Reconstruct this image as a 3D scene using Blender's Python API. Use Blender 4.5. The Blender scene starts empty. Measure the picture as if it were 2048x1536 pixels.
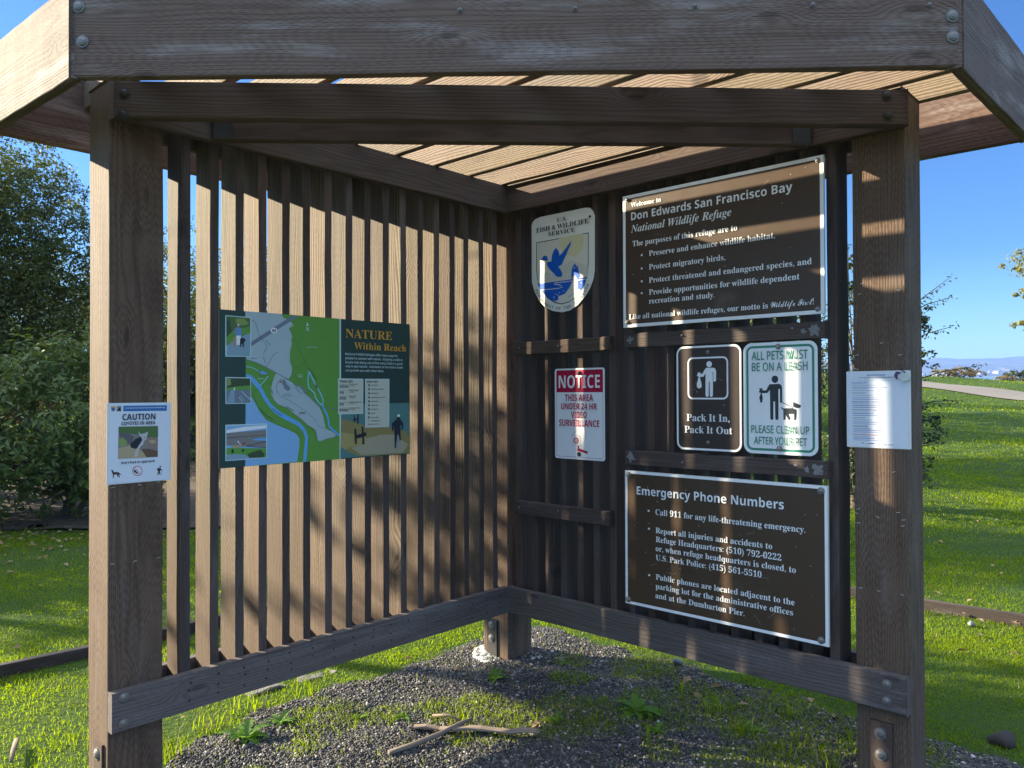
import bpy, math, random
import numpy as np
from mathutils import Vector, Matrix
from mathutils.geometry import tessellate_polygon
R=math.radians
rng=np.random.default_rng(7); random.seed(7)
S=bpy.context.scene; COL=S.collection

# ---------------------------------------------------------------- camera
CAM=Vector((2.9847,2.8021,1.4444)); YAW,PIT,ROL=R(42.8623),R(0.6525),R(-0.2051)
Fh=Vector((-math.cos(YAW),-math.sin(YAW),0)); Rh=Vector((-math.sin(YAW),math.cos(YAW),0)); Z=Vector((0,0,1))
F=Fh*math.cos(PIT)+Z*math.sin(PIT); U=-Fh*math.sin(PIT)+Z*math.cos(PIT)
R3=Rh*math.cos(ROL)+U*math.sin(ROL); U3=-Rh*math.sin(ROL)+U*math.cos(ROL)
cd=bpy.data.cameras.new('camera'); cam=bpy.data.objects.new('camera',cd); COL.objects.link(cam)
cam.matrix_world=Matrix(((R3.x,U3.x,-F.x,CAM.x),(R3.y,U3.y,-F.y,CAM.y),(R3.z,U3.z,-F.z,CAM.z),(0,0,0,1)))
cd.sensor_width=36; cd.lens=1550.02/2048*36; cd.clip_start=.05; cd.clip_end=30000
S.camera=cam
# ---------------------------------------------------------------- sky, sun, exposure
SUN=Vector((1,-2.27,.88)).normalized()
EL=math.asin(SUN.z); AZ=math.atan2(SUN.x,SUN.y)
w=bpy.data.worlds.new('World'); S.world=w; w.use_nodes=True
nt=w.node_tree; sky=nt.nodes.new('ShaderNodeTexSky'); sky.sky_type='NISHITA'; sky.sun_disc=False
sky.sun_elevation=EL; sky.sun_rotation=AZ; sky.air_density=1.0; sky.dust_density=.35; sky.ozone_density=2.2
bg=nt.nodes['Background']; # daylight sky tinted by height: dimmed low down, unseen zenith brightened as added fill
tcw=nt.nodes.new('ShaderNodeTexCoord'); sx=nt.nodes.new('ShaderNodeSeparateXYZ'); nt.links.new(tcw.outputs['Generated'],sx.inputs[0])
cr=nt.nodes.new('ShaderNodeValToRGB'); nt.links.new(sx.outputs[2],cr.inputs[0]); E=cr.color_ramp.elements
E[0].position=0; E[0].color=(.40,.52,.56,1); E[1].position=.86; E[1].color=(6.2,4.1,2.65,1)
for ps,c in ((.06,(.31,.46,.56)),(.16,(.19,.34,.53)),(.42,(.185,.335,.55)),(.64,(2.6,1.95,1.4))):
    q=E.new(ps); q.color=(*c,1)
mu=nt.nodes.new('ShaderNodeMix'); mu.data_type='RGBA'; mu.blend_type='MULTIPLY'; mu.inputs[0].default_value=1
nt.links.new(sky.outputs[0],mu.inputs[6]); nt.links.new(cr.outputs[0],mu.inputs[7])
nt.links.new(mu.outputs[2],bg.inputs[0]); bg.inputs[1].default_value=.105
sl=bpy.data.lights.new('sun','SUN'); sl.energy=5.0; sl.angle=R(.53); sl.color=(1,.87,.63)
so=bpy.data.objects.new('sun',sl); COL.objects.link(so); so.rotation_euler=SUN.to_track_quat('Z','Y').to_euler()
S.view_settings.view_transform='Standard'; S.view_settings.look='None'; S.view_settings.gamma=1
S.view_settings.exposure=1.98
S.cycles.max_bounces=8; S.cycles.diffuse_bounces=4; S.cycles.transparent_max_bounces=8

def at(l,d,z=0.):
    q=CAM+Rh*l+Fh*d; return Vector((q.x,q.y,z))
def ld(x,y):
    dx,dy=x-CAM.x,y-CAM.y
    return dx*Rh.x+dy*Rh.y, dx*Fh.x+dy*Fh.y
def hterr(l,d):
    d=np.asarray(d,float); l=np.asarray(l,float)
    t=np.clip((d-7)/33,0,1)
    z=2.3*t**1.7*(1-.012*np.clip(l-17,-20,60))
    z=z-np.clip(d-41,0,400)*.16
    return z+np.where(d>6.5,np.clip(d-6.5,0,6)/6,0)*(.05*np.sin(l*.9+d*.31)+.04*np.sin(d*.83-l*.37))

# ---------------------------------------------------------------- materials
MATS={}
def newmat(n):
    m=bpy.data.materials.new(n); m.use_nodes=True; MATS[n]=m
    return m,m.node_tree,m.node_tree.nodes['Principled BSDF']
def node(t,ty,**k):
    n=t.nodes.new(ty)
    for a,b in k.items(): setattr(n,a,b)
    return n
def mth(t,op,a,b=None,c=None):
    n=t.nodes.new('ShaderNodeMath'); n.operation=op
    for i,v in enumerate((a,b,c)):
        if v is None: continue
        if isinstance(v,(int,float)): n.inputs[i].default_value=v
        else: t.links.new(v,n.inputs[i])
    return n.outputs[0]
def mix(t,f,a,b,bl='MIX'):
    n=t.nodes.new('ShaderNodeMix'); n.data_type='RGBA'; n.blend_type=bl
    for s,v in ((0,f),(6,a),(7,b)):
        if isinstance(v,(int,float)): n.inputs[s].default_value=v
        elif isinstance(v,tuple): n.inputs[s].default_value=v if len(v)==4 else (*v,1)
        else: t.links.new(v,n.inputs[s])
    return n.outputs[2]
def ramp(t,f,a,b):
    n=t.nodes.new('ShaderNodeMapRange'); n.inputs[1].default_value=a; n.inputs[2].default_value=b
    n.interpolation_type='SMOOTHSTEP'; t.links.new(f,n.inputs[0]); return n.outputs[0]
def noise(t,v,sc,det=3,rough=.55,dist=0):
    n=t.nodes.new('ShaderNodeTexNoise'); n.inputs['Scale'].default_value=sc; n.inputs['Detail'].default_value=det
    n.inputs['Roughness'].default_value=rough; n.inputs['Distortion'].default_value=dist
    if v is not None: t.links.new(v,n.inputs['Vector'])
    return n.outputs[0]
def vmul(t,v,s):
    n=t.nodes.new('ShaderNodeVectorMath'); n.operation='MULTIPLY'; t.links.new(v,n.inputs[0]); n.inputs[1].default_value=s; return n.outputs[0]
def bump(t,h,st,dist,p):
    n=t.nodes.new('ShaderNodeBump'); n.inputs['Strength'].default_value=st; n.inputs['Distance'].default_value=dist
    t.links.new(h,n.inputs['Height']); t.links.new(n.outputs[0],p.inputs['Normal']); return n

def wood(name,dark,light,grey=(.33,.31,.30),greyamt=.35,incise=.5,rough=.8,fiber=.5,contrast=1.,crack=.55,knots=.3,wave=.045,lowshade=0.):
    m,t,p=newmat(name)
    gr=node(t,'ShaderNodeAttribute',attribute_name='grain').outputs['Vector']
    uv=node(t,'ShaderNodeAttribute',attribute_name='facecoord').outputs['Vector']
    tone=node(t,'ShaderNodeAttribute',attribute_name='tone').outputs['Fac']
    # knots
    vo=node(t,'ShaderNodeTexVoronoi',voronoi_dimensions='2D'); vo.inputs['Scale'].default_value=1.; t.links.new(vmul(t,gr,(2.3,7.5,1.)),vo.inputs['Vector'])
    vc=node(t,'ShaderNodeSeparateXYZ'); t.links.new(vo.outputs['Color'],vc.inputs[0])
    kd=mth(t,'ADD',vo.outputs['Distance'],mth(t,'MULTIPLY',mth(t,'GREATER_THAN',vc.outputs[0],knots),9.)); knot=ramp(t,kd,.34,.05)
    wob=noise(t,vmul(t,gr,(.55,7,7)),1.,2)
    sp=node(t,'ShaderNodeSeparateXYZ'); t.links.new(gr,sp.inputs[0])
    yy=mth(t,'ADD',sp.outputs[1],mth(t,'MULTIPLY',mth(t,'SUBTRACT',wob,.5),wave))
    zz=mth(t,'ADD',sp.outputs[2],mth(t,'MULTIPLY',mth(t,'SUBTRACT',noise(t,vmul(t,gr,(.9,5,5)),1.7,2),.5),.06))
    r=mth(t,'SQRT',mth(t,'ADD',mth(t,'MULTIPLY',yy,yy),mth(t,'MULTIPLY',zz,zz)))
    r=mth(t,'ADD',r,mth(t,'MULTIPLY',knot,.034))
    ring=mth(t,'ADD',mth(t,'MULTIPLY',mth(t,'SINE',mth(t,'MULTIPLY',r,620.)),.5),.5)
    ring=mth(t,'POWER',ring,1.7)
    fib=noise(t,vmul(t,gr,(7,260,260)),1.,3,.7)
    streak=noise(t,vmul(t,gr,(.7,38,38)),1.,4,.6)
    f=mth(t,'ADD',mth(t,'MULTIPLY',ring,.38*contrast),mth(t,'ADD',mth(t,'MULTIPLY',fib,.42*fiber),mth(t,'MULTIPLY',streak,.55)))
    f=mth(t,'SUBTRACT',f,.12)
    c=mix(t,f,(*light,1),(*dark,1))
    c=mix(t,1.,c,tone,'MULTIPLY')
    hs=node(t,'ShaderNodeHueSaturation'); t.links.new(c,hs.inputs['Color']); t.links.new(mth(t,'ADD',mth(t,'MULTIPLY',mth(t,'FRACT',mth(t,'MULTIPLY',tone,37.7)),.018),.491),hs.inputs['Hue']); t.links.new(mth(t,'ADD',mth(t,'MULTIPLY',mth(t,'FRACT',mth(t,'MULTIPLY',tone,91.3)),.3),.82),hs.inputs['Saturation']); c=hs.outputs[0]
    gm=ramp(t,noise(t,vmul(t,gr,(1.6,11,11)),1.,4,.65),.5,.75)
    c=mix(t,mth(t,'MULTIPLY',gm,greyamt),c,(*grey,1))
    c=mix(t,mth(t,'MULTIPLY',ramp(t,kd,.11,.04),.5),c,tuple(x*.35 for x in dark)+(1,))
    # dark stains
    st=ramp(t,noise(t,vmul(t,gr,(1.5,16,16)),1.3,5,.72),.5,.74)
    c=mix(t,mth(t,'MULTIPLY',st,.55),c,tuple(x*.8 for x in dark)+(1,))
    if lowshade>0:  # tree half-shade painted into the lower boards as a browner stain tone
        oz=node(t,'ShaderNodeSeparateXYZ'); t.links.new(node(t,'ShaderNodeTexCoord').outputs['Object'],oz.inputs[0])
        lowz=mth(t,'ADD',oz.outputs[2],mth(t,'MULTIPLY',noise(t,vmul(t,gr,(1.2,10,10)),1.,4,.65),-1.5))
        c=mix(t,mth(t,'MULTIPLY',ramp(t,lowz,.75,-.35),lowshade),c,(.125,.085,.062,1))
    ck=ramp(t,noise(t,vmul(t,gr,(1.6,55,55)),1.,4,.75),.64,.72)
    ck=mth(t,'MULTIPLY',ck,ramp(t,noise(t,vmul(t,gr,(1.1,9,9)),1.,2),.45,.62))
    c=mix(t,mth(t,'MULTIPLY',ck,crack),c,tuple(x*.3 for x in dark)+(1,))
    h=mth(t,'ADD',mth(t,'MULTIPLY',fib,.6),mth(t,'MULTIPLY',ring,.25))
    if incise>0:
        s2=node(t,'ShaderNodeSeparateXYZ'); t.links.new(uv,s2.inputs[0])
        row=mth(t,'FLOOR',mth(t,'DIVIDE',s2.outputs[1],.0065))
        rr=node(t,'ShaderNodeTexWhiteNoise',noise_dimensions='1D'); t.links.new(row,rr.inputs['W'])
        xx=mth(t,'FRACT',mth(t,'DIVIDE',mth(t,'ADD',s2.outputs[0],mth(t,'MULTIPLY',rr.outputs[0],.5)),.034))
        fy=mth(t,'FRACT',mth(t,'DIVIDE',s2.outputs[1],.0065))
        dash=mth(t,'MULTIPLY',mth(t,'LESS_THAN',xx,.5),mth(t,'LESS_THAN',mth(t,'ABSOLUTE',mth(t,'SUBTRACT',fy,.5)),.17))
        dash=mth(t,'MULTIPLY',dash,ramp(t,noise(t,uv,9.,2),.3,.6))
        c=mix(t,mth(t,'MULTIPLY',dash,incise),c,tuple(x*.28 for x in dark)+(1,))
        h=mth(t,'SUBTRACT',h,mth(t,'MULTIPLY',dash,.8))
    t.links.new(c,p.inputs['Base Color']); p.inputs['Roughness'].default_value=rough
    p.inputs['Specular IOR Level'].default_value=.3
    bump(t,h,.7,.003,p)
    return m
def flat(name,col,rough=.5,metal=0.,spec=.5,var=0.,vs=40.,dirt=0.):
    m,t,p=newmat(name)
    p.inputs['Base Color'].default_value=(*col,1); p.inputs['Roughness'].default_value=rough
    p.inputs['Metallic'].default_value=metal; p.inputs['Specular IOR Level'].default_value=spec
    tc=node(t,'ShaderNodeTexCoord').outputs['Object']
    if var>0 or dirt>0:
        n=noise(t,tc,vs,4,.6)
        c=mix(t,mth(t,'MULTIPLY',n,var),(*col,1),tuple(x*.4 for x in col)+(1,))
        if dirt>0:
            d=ramp(t,noise(t,tc,vs*.23,5,.7),.56,.8)
            c=mix(t,mth(t,'MULTIPLY',d,dirt),c,(.3,.27,.22,1))
        t.links.new(c,p.inputs['Base Color'])
        rr=mth(t,'ADD',mth(t,'MULTIPLY',n,.25),rough-.1); t.links.new(rr,p.inputs['Roughness'])
    return m
def leafmat(name,c1,c2,rough=.45,trans=.35,tcol=None,spec=.4):
    m,t,p=newmat(name)
    g=node(t,'ShaderNodeNewGeometry'); rnd=g.outputs['Random Per Island']
    tc=node(t,'ShaderNodeTexCoord').outputs['Object']
    n=noise(t,tc,.9,3)
    f=mth(t,'ADD',mth(t,'MULTIPLY',rnd,.65),mth(t,'MULTIPLY',n,.4))
    c=mix(t,f,(*c1,1),(*c2,1))
    t.links.new(c,p.inputs['Base Color']); p.inputs['Roughness'].default_value=rough; p.inputs['Specular IOR Level'].default_value=spec
    tr=node(t,'ShaderNodeBsdfTranslucent'); tm=mix(t,1.,c,(*(tcol or (1.5,1.6,.7)),1),'MULTIPLY'); t.links.new(tm,tr.inputs[0])
    mx=node(t,'ShaderNodeMixShader'); mx.inputs[0].default_value=trans
    t.links.new(p.outputs[0],mx.inputs[1]); t.links.new(tr.outputs[0],mx.inputs[2])
    t.links.new(mx.outputs[0],t.nodes['Material Output'].inputs[0])
    return m

wood('stained_post',(.08,.048,.034),(.195,.126,.088),greyamt=.22,incise=.55)
wood('weathered_fascia',(.105,.062,.047),(.235,.16,.128),grey=(.45,.385,.355),greyamt=.72,incise=.5,knots=.35)
wood('dark_beam',(.06,.04,.032),(.13,.09,.072),greyamt=.12,incise=.0)
wood('rail_board',(.08,.062,.058),(.19,.155,.14),grey=(.3,.3,.31),greyamt=.3,incise=.25)
wood('sunworn_slat',(.075,.05,.033),(.335,.262,.186),grey=(.32,.26,.2),greyamt=.35,incise=.25,contrast=2.,crack=.9,fiber=1.1,lowshade=.75,wave=.09)
wood('slat_edge',(.06,.042,.036),(.14,.098,.08),greyamt=.15,incise=.0)
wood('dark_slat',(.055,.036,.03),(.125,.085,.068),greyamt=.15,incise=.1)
wood('roof_slat',(.11,.075,.05),(.36,.275,.195),grey=(.36,.31,.26),greyamt=.4,incise=.15,contrast=1.8,crack=.7)
wood('dead_wood',(.12,.085,.062),(.30,.23,.175),grey=(.32,.28,.25),greyamt=.5,incise=0)
wood('edging_board',(.032,.024,.021),(.075,.054,.046),greyamt=.25,incise=0)
flat('galvanised',(.30,.28,.25),.5,.6,var=.5,vs=180)
flat('rusty_plate',(.14,.095,.075),.65,.3,var=.9,vs=70,dirt=.5)
flat('dark_iron',(.08,.075,.075),.55,.4,var=.6,vs=90)
flat('nail_hole',(.02,.016,.014),.8)
flat('staple_wire',(.75,.75,.74),.3,.6)

# ---------------------------------------------------------------- mesh builders
class MB:
    def __init__(s): s.v=[]; s.f=[]; s.m=[]; s.g=[]; s.tone=[]; s.fc=[]; s.mats=[]
    def mi(s,n):
        if n not in s.mats: s.mats.append(n)
        return s.mats.index(n)
    def add(s,vs,fs,mat,grain=None,tone=1.,fcs=None):
        b=len(s.v); s.v+= [tuple(q) for q in vs]; k=s.mi(mat)
        for i,f in enumerate(fs):
            s.f.append([b+j for j in f]); s.m.append(k); s.fc.append(fcs[i] if fcs else [(0,0,0)]*len(f))
        s.g+= grain if grain is not None else [(0,0,0)]*len(vs); s.tone+=[tone]*len(vs)
    def board(s,o,L,W,T,mat,seg=1,wob=0.,tone=None,mitre=(0,0),edge=None):
        """board from corner o along vectors L (length), W, T; mitre = slide of the two ends along L per full W"""
        o,L,W,T=map(Vector,(o,L,W,T)); ll,lw,lt=L.length,W.length,T.length
        off=(rng.uniform(0,30),); hy,hz=rng.uniform(-.09,.09),rng.uniform(.02,.12)
        tone=tone or rng.uniform(.8,1.12); vs=[]; g=[]; fs=[]; fcs=[]
        Ld=L.normalized(); fo=rng.uniform(0,9)
        for i in range(seg+1):
            a=i/seg; j1=rng.uniform(-wob,wob); j2=rng.uniform(-wob,wob)
            for (b,c) in ((0,0),(1,0),(1,1),(0,1)):
                end=(mitre[0]*b*(1-a)+mitre[1]*b*a)
                vs.append(o+L*a+Ld*end+W*b+T*c+W.normalized()*j1+T.normalized()*j2+(T.normalized()*rng.uniform(-wob,wob)*.5 if wob else Vector()))
                g.append((a*ll+off[0],b*lw-lw/2+hy,c*lt+hz))
        dims=(lw,lt,lw,lt)
        for i in range(seg):
            for e in range(4):
                e2=(e+1)%4; q=[i*4+e,(i+1)*4+e,(i+1)*4+e2,i*4+e2]
                fs.append(q[::-1]); x0,x1=i/seg*ll+fo,(i+1)/seg*ll+fo
                fcs.append([(x0,0+e,0),(x1,0+e,0),(x1,dims[e]+e,0),(x0,dims[e]+e,0)][::-1])
        fs.append([0,1,2,3]); fcs.append([(0,0,0)]*4)
        k=seg*4; fs.append([k+3,k+2,k+1,k]); fcs.append([(0,0,0)]*4)
        if L.cross(W).dot(T)<0: fs=[f[::-1] for f in fs]; fcs=[f[::-1] for f in fcs]
        s.add(vs,fs,mat,g,tone,fcs)
        if edge:
            k=s.mi(edge); b0=len(s.m)-len(fs)
            for i in range(seg): s.m[b0+i*4]=k; s.m[b0+i*4+2]=k
    def box(s,a,b,mat,tone=1.):
        a=Vector(a); b=Vector(b); d=b-a
        s.board(a,(d.x,0,0),(0,d.y,0),(0,0,d.z),mat,tone=tone)
    def prism(s,pts,ax,depth,mat):
        """pts: 3D outline, extruded by vector depth"""
        d=Vector(depth); n=len(pts); vs=[Vector(q) for q in pts]+[Vector(q)+d for q in pts]
        fs=[list(range(n))[::-1],list(range(n,2*n))]+[[i,(i+1)%n,(i+1)%n+n,i+n] for i in range(n)]
        g=[(q.x+q.y,q.x-q.y,q.z) for q in vs]
        s.add(vs,fs,mat,g)
    def lathe(s,c,ax,prof,mat,n=12):
        """prof: (height along ax, radius)"""
        ax=Vector(ax).normalized(); a=ax.orthogonal().normalized(); b=ax.cross(a); c=Vector(c); vs=[]; fs=[]
        for h,r in prof:
            for i in range(n):
                t=2*math.pi*i/n; vs.append(c+ax*h+(a*math.cos(t)+b*math.sin(t))*r)
        for k in range(len(prof)-1):
            for i in range(n): fs.append([k*n+i,k*n+(i+1)%n,(k+1)*n+(i+1)%n,(k+1)*n+i])
        fs.append([i for i in range(n)][::-1]); fs.append([(len(prof)-1)*n+i for i in range(n)])
        s.add(vs,fs,mat)
    def tube(s,pts,rad,mat,n=7,cap=True):
        P=[Vector(q) for q in pts]; vs=[]; fs=[]; g=[]; a=None
        for i,q in enumerate(P):
            d=(P[min(i+1,len(P)-1)]-P[max(i-1,0)]).normalized()
            a=(a-d*a.dot(d)).normalized() if a is not None else d.orthogonal().normalized(); b=d.cross(a)
            r=rad[i] if isinstance(rad,(list,tuple)) else rad
            for k in range(n):
                t=2*math.pi*k/n; vs.append(q+(a*math.cos(t)+b*math.sin(t))*r); g.append((i*.1,math.cos(t)*.05,math.sin(t)*.05+.06))
        for i in range(len(P)-1):
            for k in range(n): fs.append([i*n+k,i*n+(k+1)%n,(i+1)*n+(k+1)%n,(i+1)*n+k])
        if cap: fs.append(list(range(n))[::-1]); fs.append([(len(P)-1)*n+k for k in range(n)])
        s.add(vs,fs,mat,g)
    def poly(s,pts,y,mat):
        """flat outline in the local XZ plane at local y, facing -Y"""
        p3=[Vector((a,b,0)) for a,b in pts]
        tri=tessellate_polygon([p3]); fs=[]
        for a,b,c in tri:
            A,B,Cc=p3[a],p3[b],p3[c]; cr=(B-A).cross(Cc-A).z
            if abs(cr)<1e-12: continue
            fs.append([a,b,c] if cr>0 else [a,c,b])
        s.add([(q.x,y,q.y) for q in p3],fs,mat)
    def build(s,name,parent=None,bevel=0.,smooth=False,loc=None):
        me=bpy.data.meshes.new(name); me.from_pydata(s.v,[],s.f); 
        for n in s.mats: me.materials.append(MATS[n])
        me.polygons.foreach_set('material_index',s.m)
        a=me.attributes.new('grain','FLOAT_VECTOR','POINT'); a.data.foreach_set('vector',np.array(s.g,'f').ravel())
        a=me.attributes.new('tone','FLOAT','POINT'); a.data.foreach_set('value',np.array(s.tone,'f'))
        a=me.attributes.new('facecoord','FLOAT_VECTOR','CORNER'); a.data.foreach_set('vector',np.array([q for f in s.fc for q in f],'f').ravel())
        if smooth: me.polygons.foreach_set('use_smooth',[True]*len(s.f))
        me.update(); o=bpy.data.objects.new(name,me); COL.objects.link(o)
        if parent: o.parent=parent
        if loc is not None: o.location=loc
        if bevel:
            b=o.modifiers.new('edge','BEVEL'); b.width=bevel; b.segments=2; b.limit_method='ANGLE'; b.angle_limit=R(50)
        return o
def rawmesh(name,v,f,mats,parent=None,mi=None,smooth=False):
    """v (n,3), f (m,k) arrays"""
    me=bpy.data.meshes.new(name); v=np.asarray(v,'f'); f=np.asarray(f,'i'); k=f.shape[1]
    me.vertices.add(len(v)); me.vertices.foreach_set('co',v.ravel())
    me.loops.add(f.size); me.loops.foreach_set('vertex_index',f.ravel())
    me.polygons.add(len(f)); me.polygons.foreach_set('loop_start',np.arange(0,f.size,k,dtype='i')); me.polygons.foreach_set('loop_total',np.full(len(f),k,'i'))
    for m in mats: me.materials.append(MATS[m])
    if mi is not None: me.polygons.foreach_set('material_index',np.asarray(mi,'i'))
    if smooth: me.polygons.foreach_set('use_smooth',np.ones(len(f),bool))
    me.update(calc_edges=True); o=bpy.data.objects.new(name,me); COL.objects.link(o)
    if parent: o.parent=parent
    return o
def tag(o,label,cat,group=None):
    o['label']=label; o['category']=cat
    if group: o['group']=group
    return o
def struct(o,kind='structure'): o['kind']=kind; return o
def empty(name,loc,rot=0.):
    o=bpy.data.objects.new(name,None); COL.objects.link(o); o.location=loc; o.rotation_euler=(0,0,rot); o.empty_display_size=.1; return o
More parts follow.
